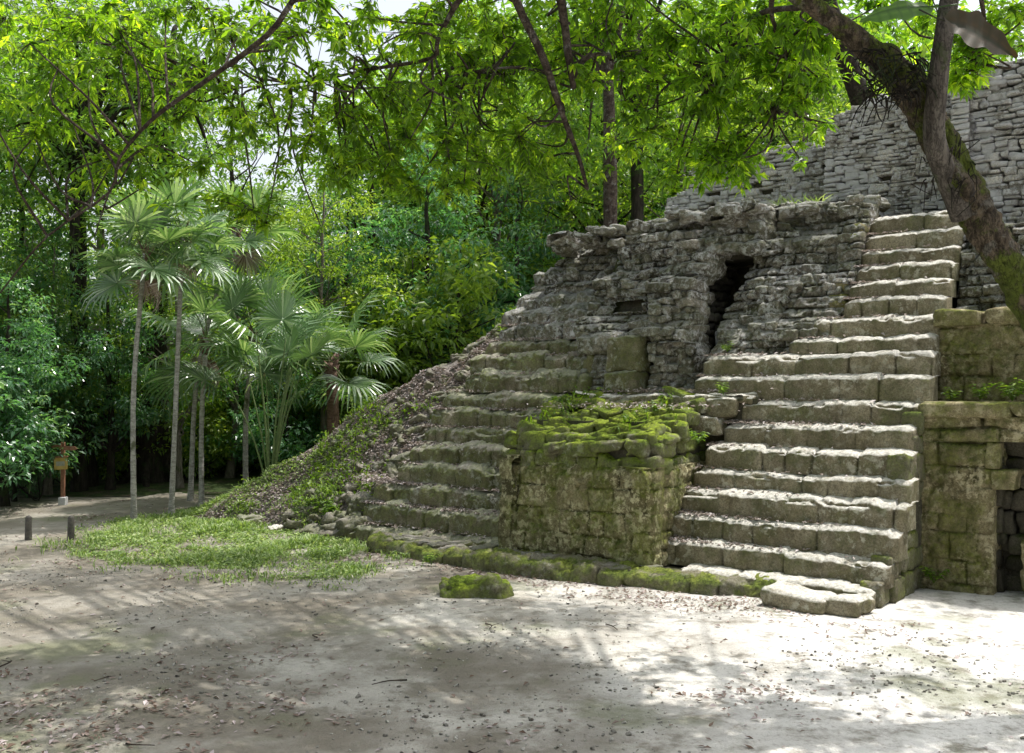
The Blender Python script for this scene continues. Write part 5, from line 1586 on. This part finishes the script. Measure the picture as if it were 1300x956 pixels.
B3 = [Ttop, [1.6, 4.5, 8.8], at(640, -60, 10), at(655, 0, 10.4), at(690, 75, 10.7), at(712, 140, 10.9), at(733, 195, 11.1), at(746, 240, 11.2)]
B3b = [at(700, -60, 10.2), at(712, 0, 10.8), at(722, 70, 11), at(728, 112, 11.1)]
B4 = [at(726, 100, 11.1), at(748, 72, 11.2), at(785, 72, 11.3), at(835, 98, 11.5), at(890, 125, 11.7)]
B4b = [at(700, 92, 10.9), at(640, 86, 11), at(560, 100, 11.2)]
blobs = []
for px, py, Y, rx, ry, rz, n in (
        (330, 60, 9.6, 1.0, .8, .5, 60), (240, 40, 10.5, 1.2, 1., .5, 70), (120, 60, 10.5, 1.0, 1., .6, 70), (40, 110, 10, .8, .8, .5, 34), (200, 200, 10.5, .9, .6, .3, 30),
        (470, 130, 10.9, 1.1, .8, .45, 75), (400, 185, 10.8, .9, .7, .35, 55), (520, 60, 11, 1.0, .9, .5, 65), (560, 170, 11.2, .8, .7, .5, 50), (600, 30, 11.5, .9, .9, .5, 50),
        (660, 110, 11.5, .8, .7, .5, 40), (640, 40, 12, 1.0, .9, .5, 50), (760, 30, 11.8, 1.0, .9, .5, 60), (800, 90, 11.6, .9, .8, .5, 60), (700, 190, 11.4, .6, .6, .45, 30), (820, 170, 11.8, .7, .6, .4, 40),
        (560, 230, 11.6, .6, .6, .3, 30), (640, 190, 12, .6, .6, .45, 36), (250, 110, 11, 1.1, .8, .5, 50), (520, 110, 12, 1.0, .8, .5, 50), (700, 90, 12.5, .9, .7, .5, 50), (60, 170, 10.5, .7, .7, .4, 34), (310, 260, 11.2, .9, .6, .3, 26), (30, 20, 11, 1., 1., .5, 40), (430, 20, 10, .8, .8, .4, 45), (480, 215, 11.2, .7, .6, .25, 28)):
    blobs.append((at(px, py, Y), (rx, ry, rz), n))
bough([(B1, .034, .008), (B1b, .010, .005), (B2, .045, .008), (B3, .062, .022), (B3b, .06, .035), (B4, .032, .008), (B4b, .02, .006)], blobs, 601, rt_, o=o1)

# right-hand bough of the leaning tree
L1 = [at(1050, 15, 8.7), at(1010, 10, 9.2), at(960, 20, 10), at(930, 60, 10.6), at(900, 110, 11)]
L2 = [at(985, -30, 8.6), at(980, 20, 9.6), at(1000, 80, 10.3), at(985, 140, 10.6)]
L3 = [at(1225, -90, 8.6), at(1240, -30, 9), at(1250, 40, 9.6), at(1235, 90, 9.8)]
blobs = []
for px, py, Y, rx, ry, rz, n in (
        (960, 60, 10.4, .8, .8, .5, 80), (1010, 110, 10.4, .42, .5, .5, 50), (900, 120, 11, .8, .7, .5, 75), (940, 195, 10.8, .5, .5, .32, 46), (870, 50, 11.2, .9, .8, .45, 70), (1030, 40, 9.6, .3, .4, .3, 26),
        (1250, 40, 9.8, .45, .5, .4, 40), (1225, 100, 9.9, .22, .3, .2, 14), (1120, 30, 11.5, .6, .5, .4, 26), (880, 215, 11, .4, .4, .2, 18)):
    blobs.append((at(px, py, Y), (rx, ry, rz), n))
bough([(L1, .035, .012), (L2, .028, .010), (L3, .03, .010)], blobs, 602, lt, o=o0, dens=1.3)

# shade trees outside the frame: their crowns throw the dappled light
def shade_tree(X, Y, h, label, blobs, seed, lean=(0, 0)):
    t = tag(empty('shade_tree', (X, Y, 0)), label, 'tree'); rg = np.random.default_rng(seed)
    mb = MB(); P = smooth_path([[0, 0, -.2], [.2, .1, h * .4], [lean[0], lean[1], h * .8]], 20)
    mb.tube(P, np.linspace(.32, .18, len(P)), 14, .5, rough=.1)
    C = []
    for c, rad, n in blobs:
        q = rg.normal(0, .48, (n, 3)); C.append(np.array(c) + q * rad - [X, Y, 0])
    C = np.vstack(C)
    for c in C[::6]:
        Q_ = smooth_path([P[-1], (P[-1] + c) / 2 + rg.normal(0, .3, 3), c], 8); mb.tube(Q_, np.linspace(.07, .012, len(Q_)), 5, .5, cap=False)
    mb.build('trunk', M['bark_dark'], t)
    V, Q, r_ = crown_arrays(C, 26, .38, .17, .4, rg)
    obj('crown', mesh('crown', V, Q, M['forest_a'], False, r_), t)
SD = np.array([SUN_AZ[0] * math.cos(SUN_EL), SUN_AZ[1] * math.cos(SUN_EL), math.sin(SUN_EL)])
def over(px, py, z, h):
    """point at height h on the sun ray through the surface point seen at px,py"""
    Y = (z - CAM_H) * F_PX / (HOR - py) if z < 2.3 else None
    p = np.array([(px - 650) / F_PX * Y, Y, z]); return p + SD * (h - z) / SD[2]
def overs(s, v, z, h):
    p = F.w(np.array([s, v, z])); return p + SD * (h - z) / SD[2]
blobs = [(over(60, 735, 0, 13), (2.6, 1.5, .9), 95), (over(230, 790, 0, 13), (1.9, 1.0, .8), 85), (over(60, 850, 0, 11), (1.8, .8, .8), 80), (over(400, 745, 0, 13), (1.8, .8, .8), 70), (over(300, 715, 0, 14), (2.2, 1.2, .8), 50), (over(560, 770, 0, 13), (1.5, .6, .8), 50), (over(0, 700, 0, 14), (2.5, 1.6, .8), 60),
         (over(300, 940, 0, 10), (1.8, .6, .8), 60), (over(600, 930, 0, 10), (1.6, .5, .8), 50), (over(900, 925, 0, 10), (2.2, .5, .8), 60), (over(1180, 935, 0, 10), (.9, .4, .6), 26),
         (over(1050, 862, 0, 11), (1.1, .2, .4), 18), (over(700, 785, 0, 13), (1.3, .5, .7), 46), (over(450, 860, 0, 11), (1.5, .5, .7), 40)]
shade_tree(9.5, 4.0, 13, 'tall shade tree beyond the right edge of the clearing', blobs, 701, (-4, 3))
blobs = [(overs(-8, .6, 1.2, 14), (1.7, .8, .8), 26), (overs(-7.3, 2.2, 3.2, 14), (1.2, .5, .6), 14), (overs(-5, 2.6, 4.0, 14.5), (1.0, .6, .7), 14), (overs(-12, 1.5, 1, 14), (1.6, 1.2, .9), 22),
         (overs(-5.6, -1.9, 0, 13), (2.0, .7, .9), 34), (overs(-9, -2.5, 0, 13), (2.0, .9, .9), 34), (overs(1.6, 3.0, 3.9, 14), (1.2, .8, .8), 20)]
shade_tree(9.0, 24.0, 16, 'tall shade tree standing behind the ruin to the right', blobs, 702, (-4, -5))

# ================================================================ camera, light, world
cam = bpy.data.cameras.new('camera'); co = bpy.data.objects.new('camera', cam); COL.objects.link(co)
cam.sensor_width = 36; cam.lens = F_PX / 1300 * 36
cam.shift_y = (HOR - 478) / 1300.0
cam.clip_end = 2000; cam.clip_start = .05
co.location = (0, 0, CAM_H); co.rotation_euler = (R(90), 0, 0)
sc.camera = co

sun = bpy.data.lights.new('sun', 'SUN'); sun.energy = 5.0; sun.angle = R(.5); sun.color = (1, .96, .9)
so = bpy.data.objects.new('sun', sun); COL.objects.link(so)
from mathutils import Vector
so.rotation_euler = Vector(SD).to_track_quat('Z', 'Y').to_euler(); so.location = (10, 5, 30)
w = bpy.data.worlds.new('World'); sc.world = w; w.use_nodes = True
t = w.node_tree; t.nodes.clear()
sky = t.nodes.new('ShaderNodeTexSky'); sky.sky_type = 'NISHITA'; sky.sun_disc = False
sky.sun_elevation = SUN_EL; sky.sun_rotation = math.atan2(SUN_AZ[0], SUN_AZ[1])
sky.air_density = 1.0; sky.dust_density = 4.0; sky.ozone_density = 1.0
bg = t.nodes.new('ShaderNodeBackground'); bg.inputs[1].default_value = .15
ow = t.nodes.new('ShaderNodeOutputWorld')
hs = t.nodes.new('ShaderNodeHueSaturation'); hs.inputs['Saturation'].default_value = .4; hs.inputs['Value'].default_value = 1.8
t.links.new(sky.outputs[0], hs.inputs['Color']); t.links.new(hs.outputs[0], bg.inputs[0]); t.links.new(bg.outputs[0], ow.inputs[0])

sc.view_settings.view_transform = 'Standard'; sc.view_settings.look = 'None'; sc.view_settings.exposure = 0
cy = sc.cycles
cy.max_bounces = 7; cy.diffuse_bounces = 4; cy.glossy_bounces = 2; cy.transmission_bounces = 3; cy.transparent_max_bounces = 4
cy.use_denoising = True
cy.sample_clamp_indirect = 6
sc.render.engine = 'CYCLES'
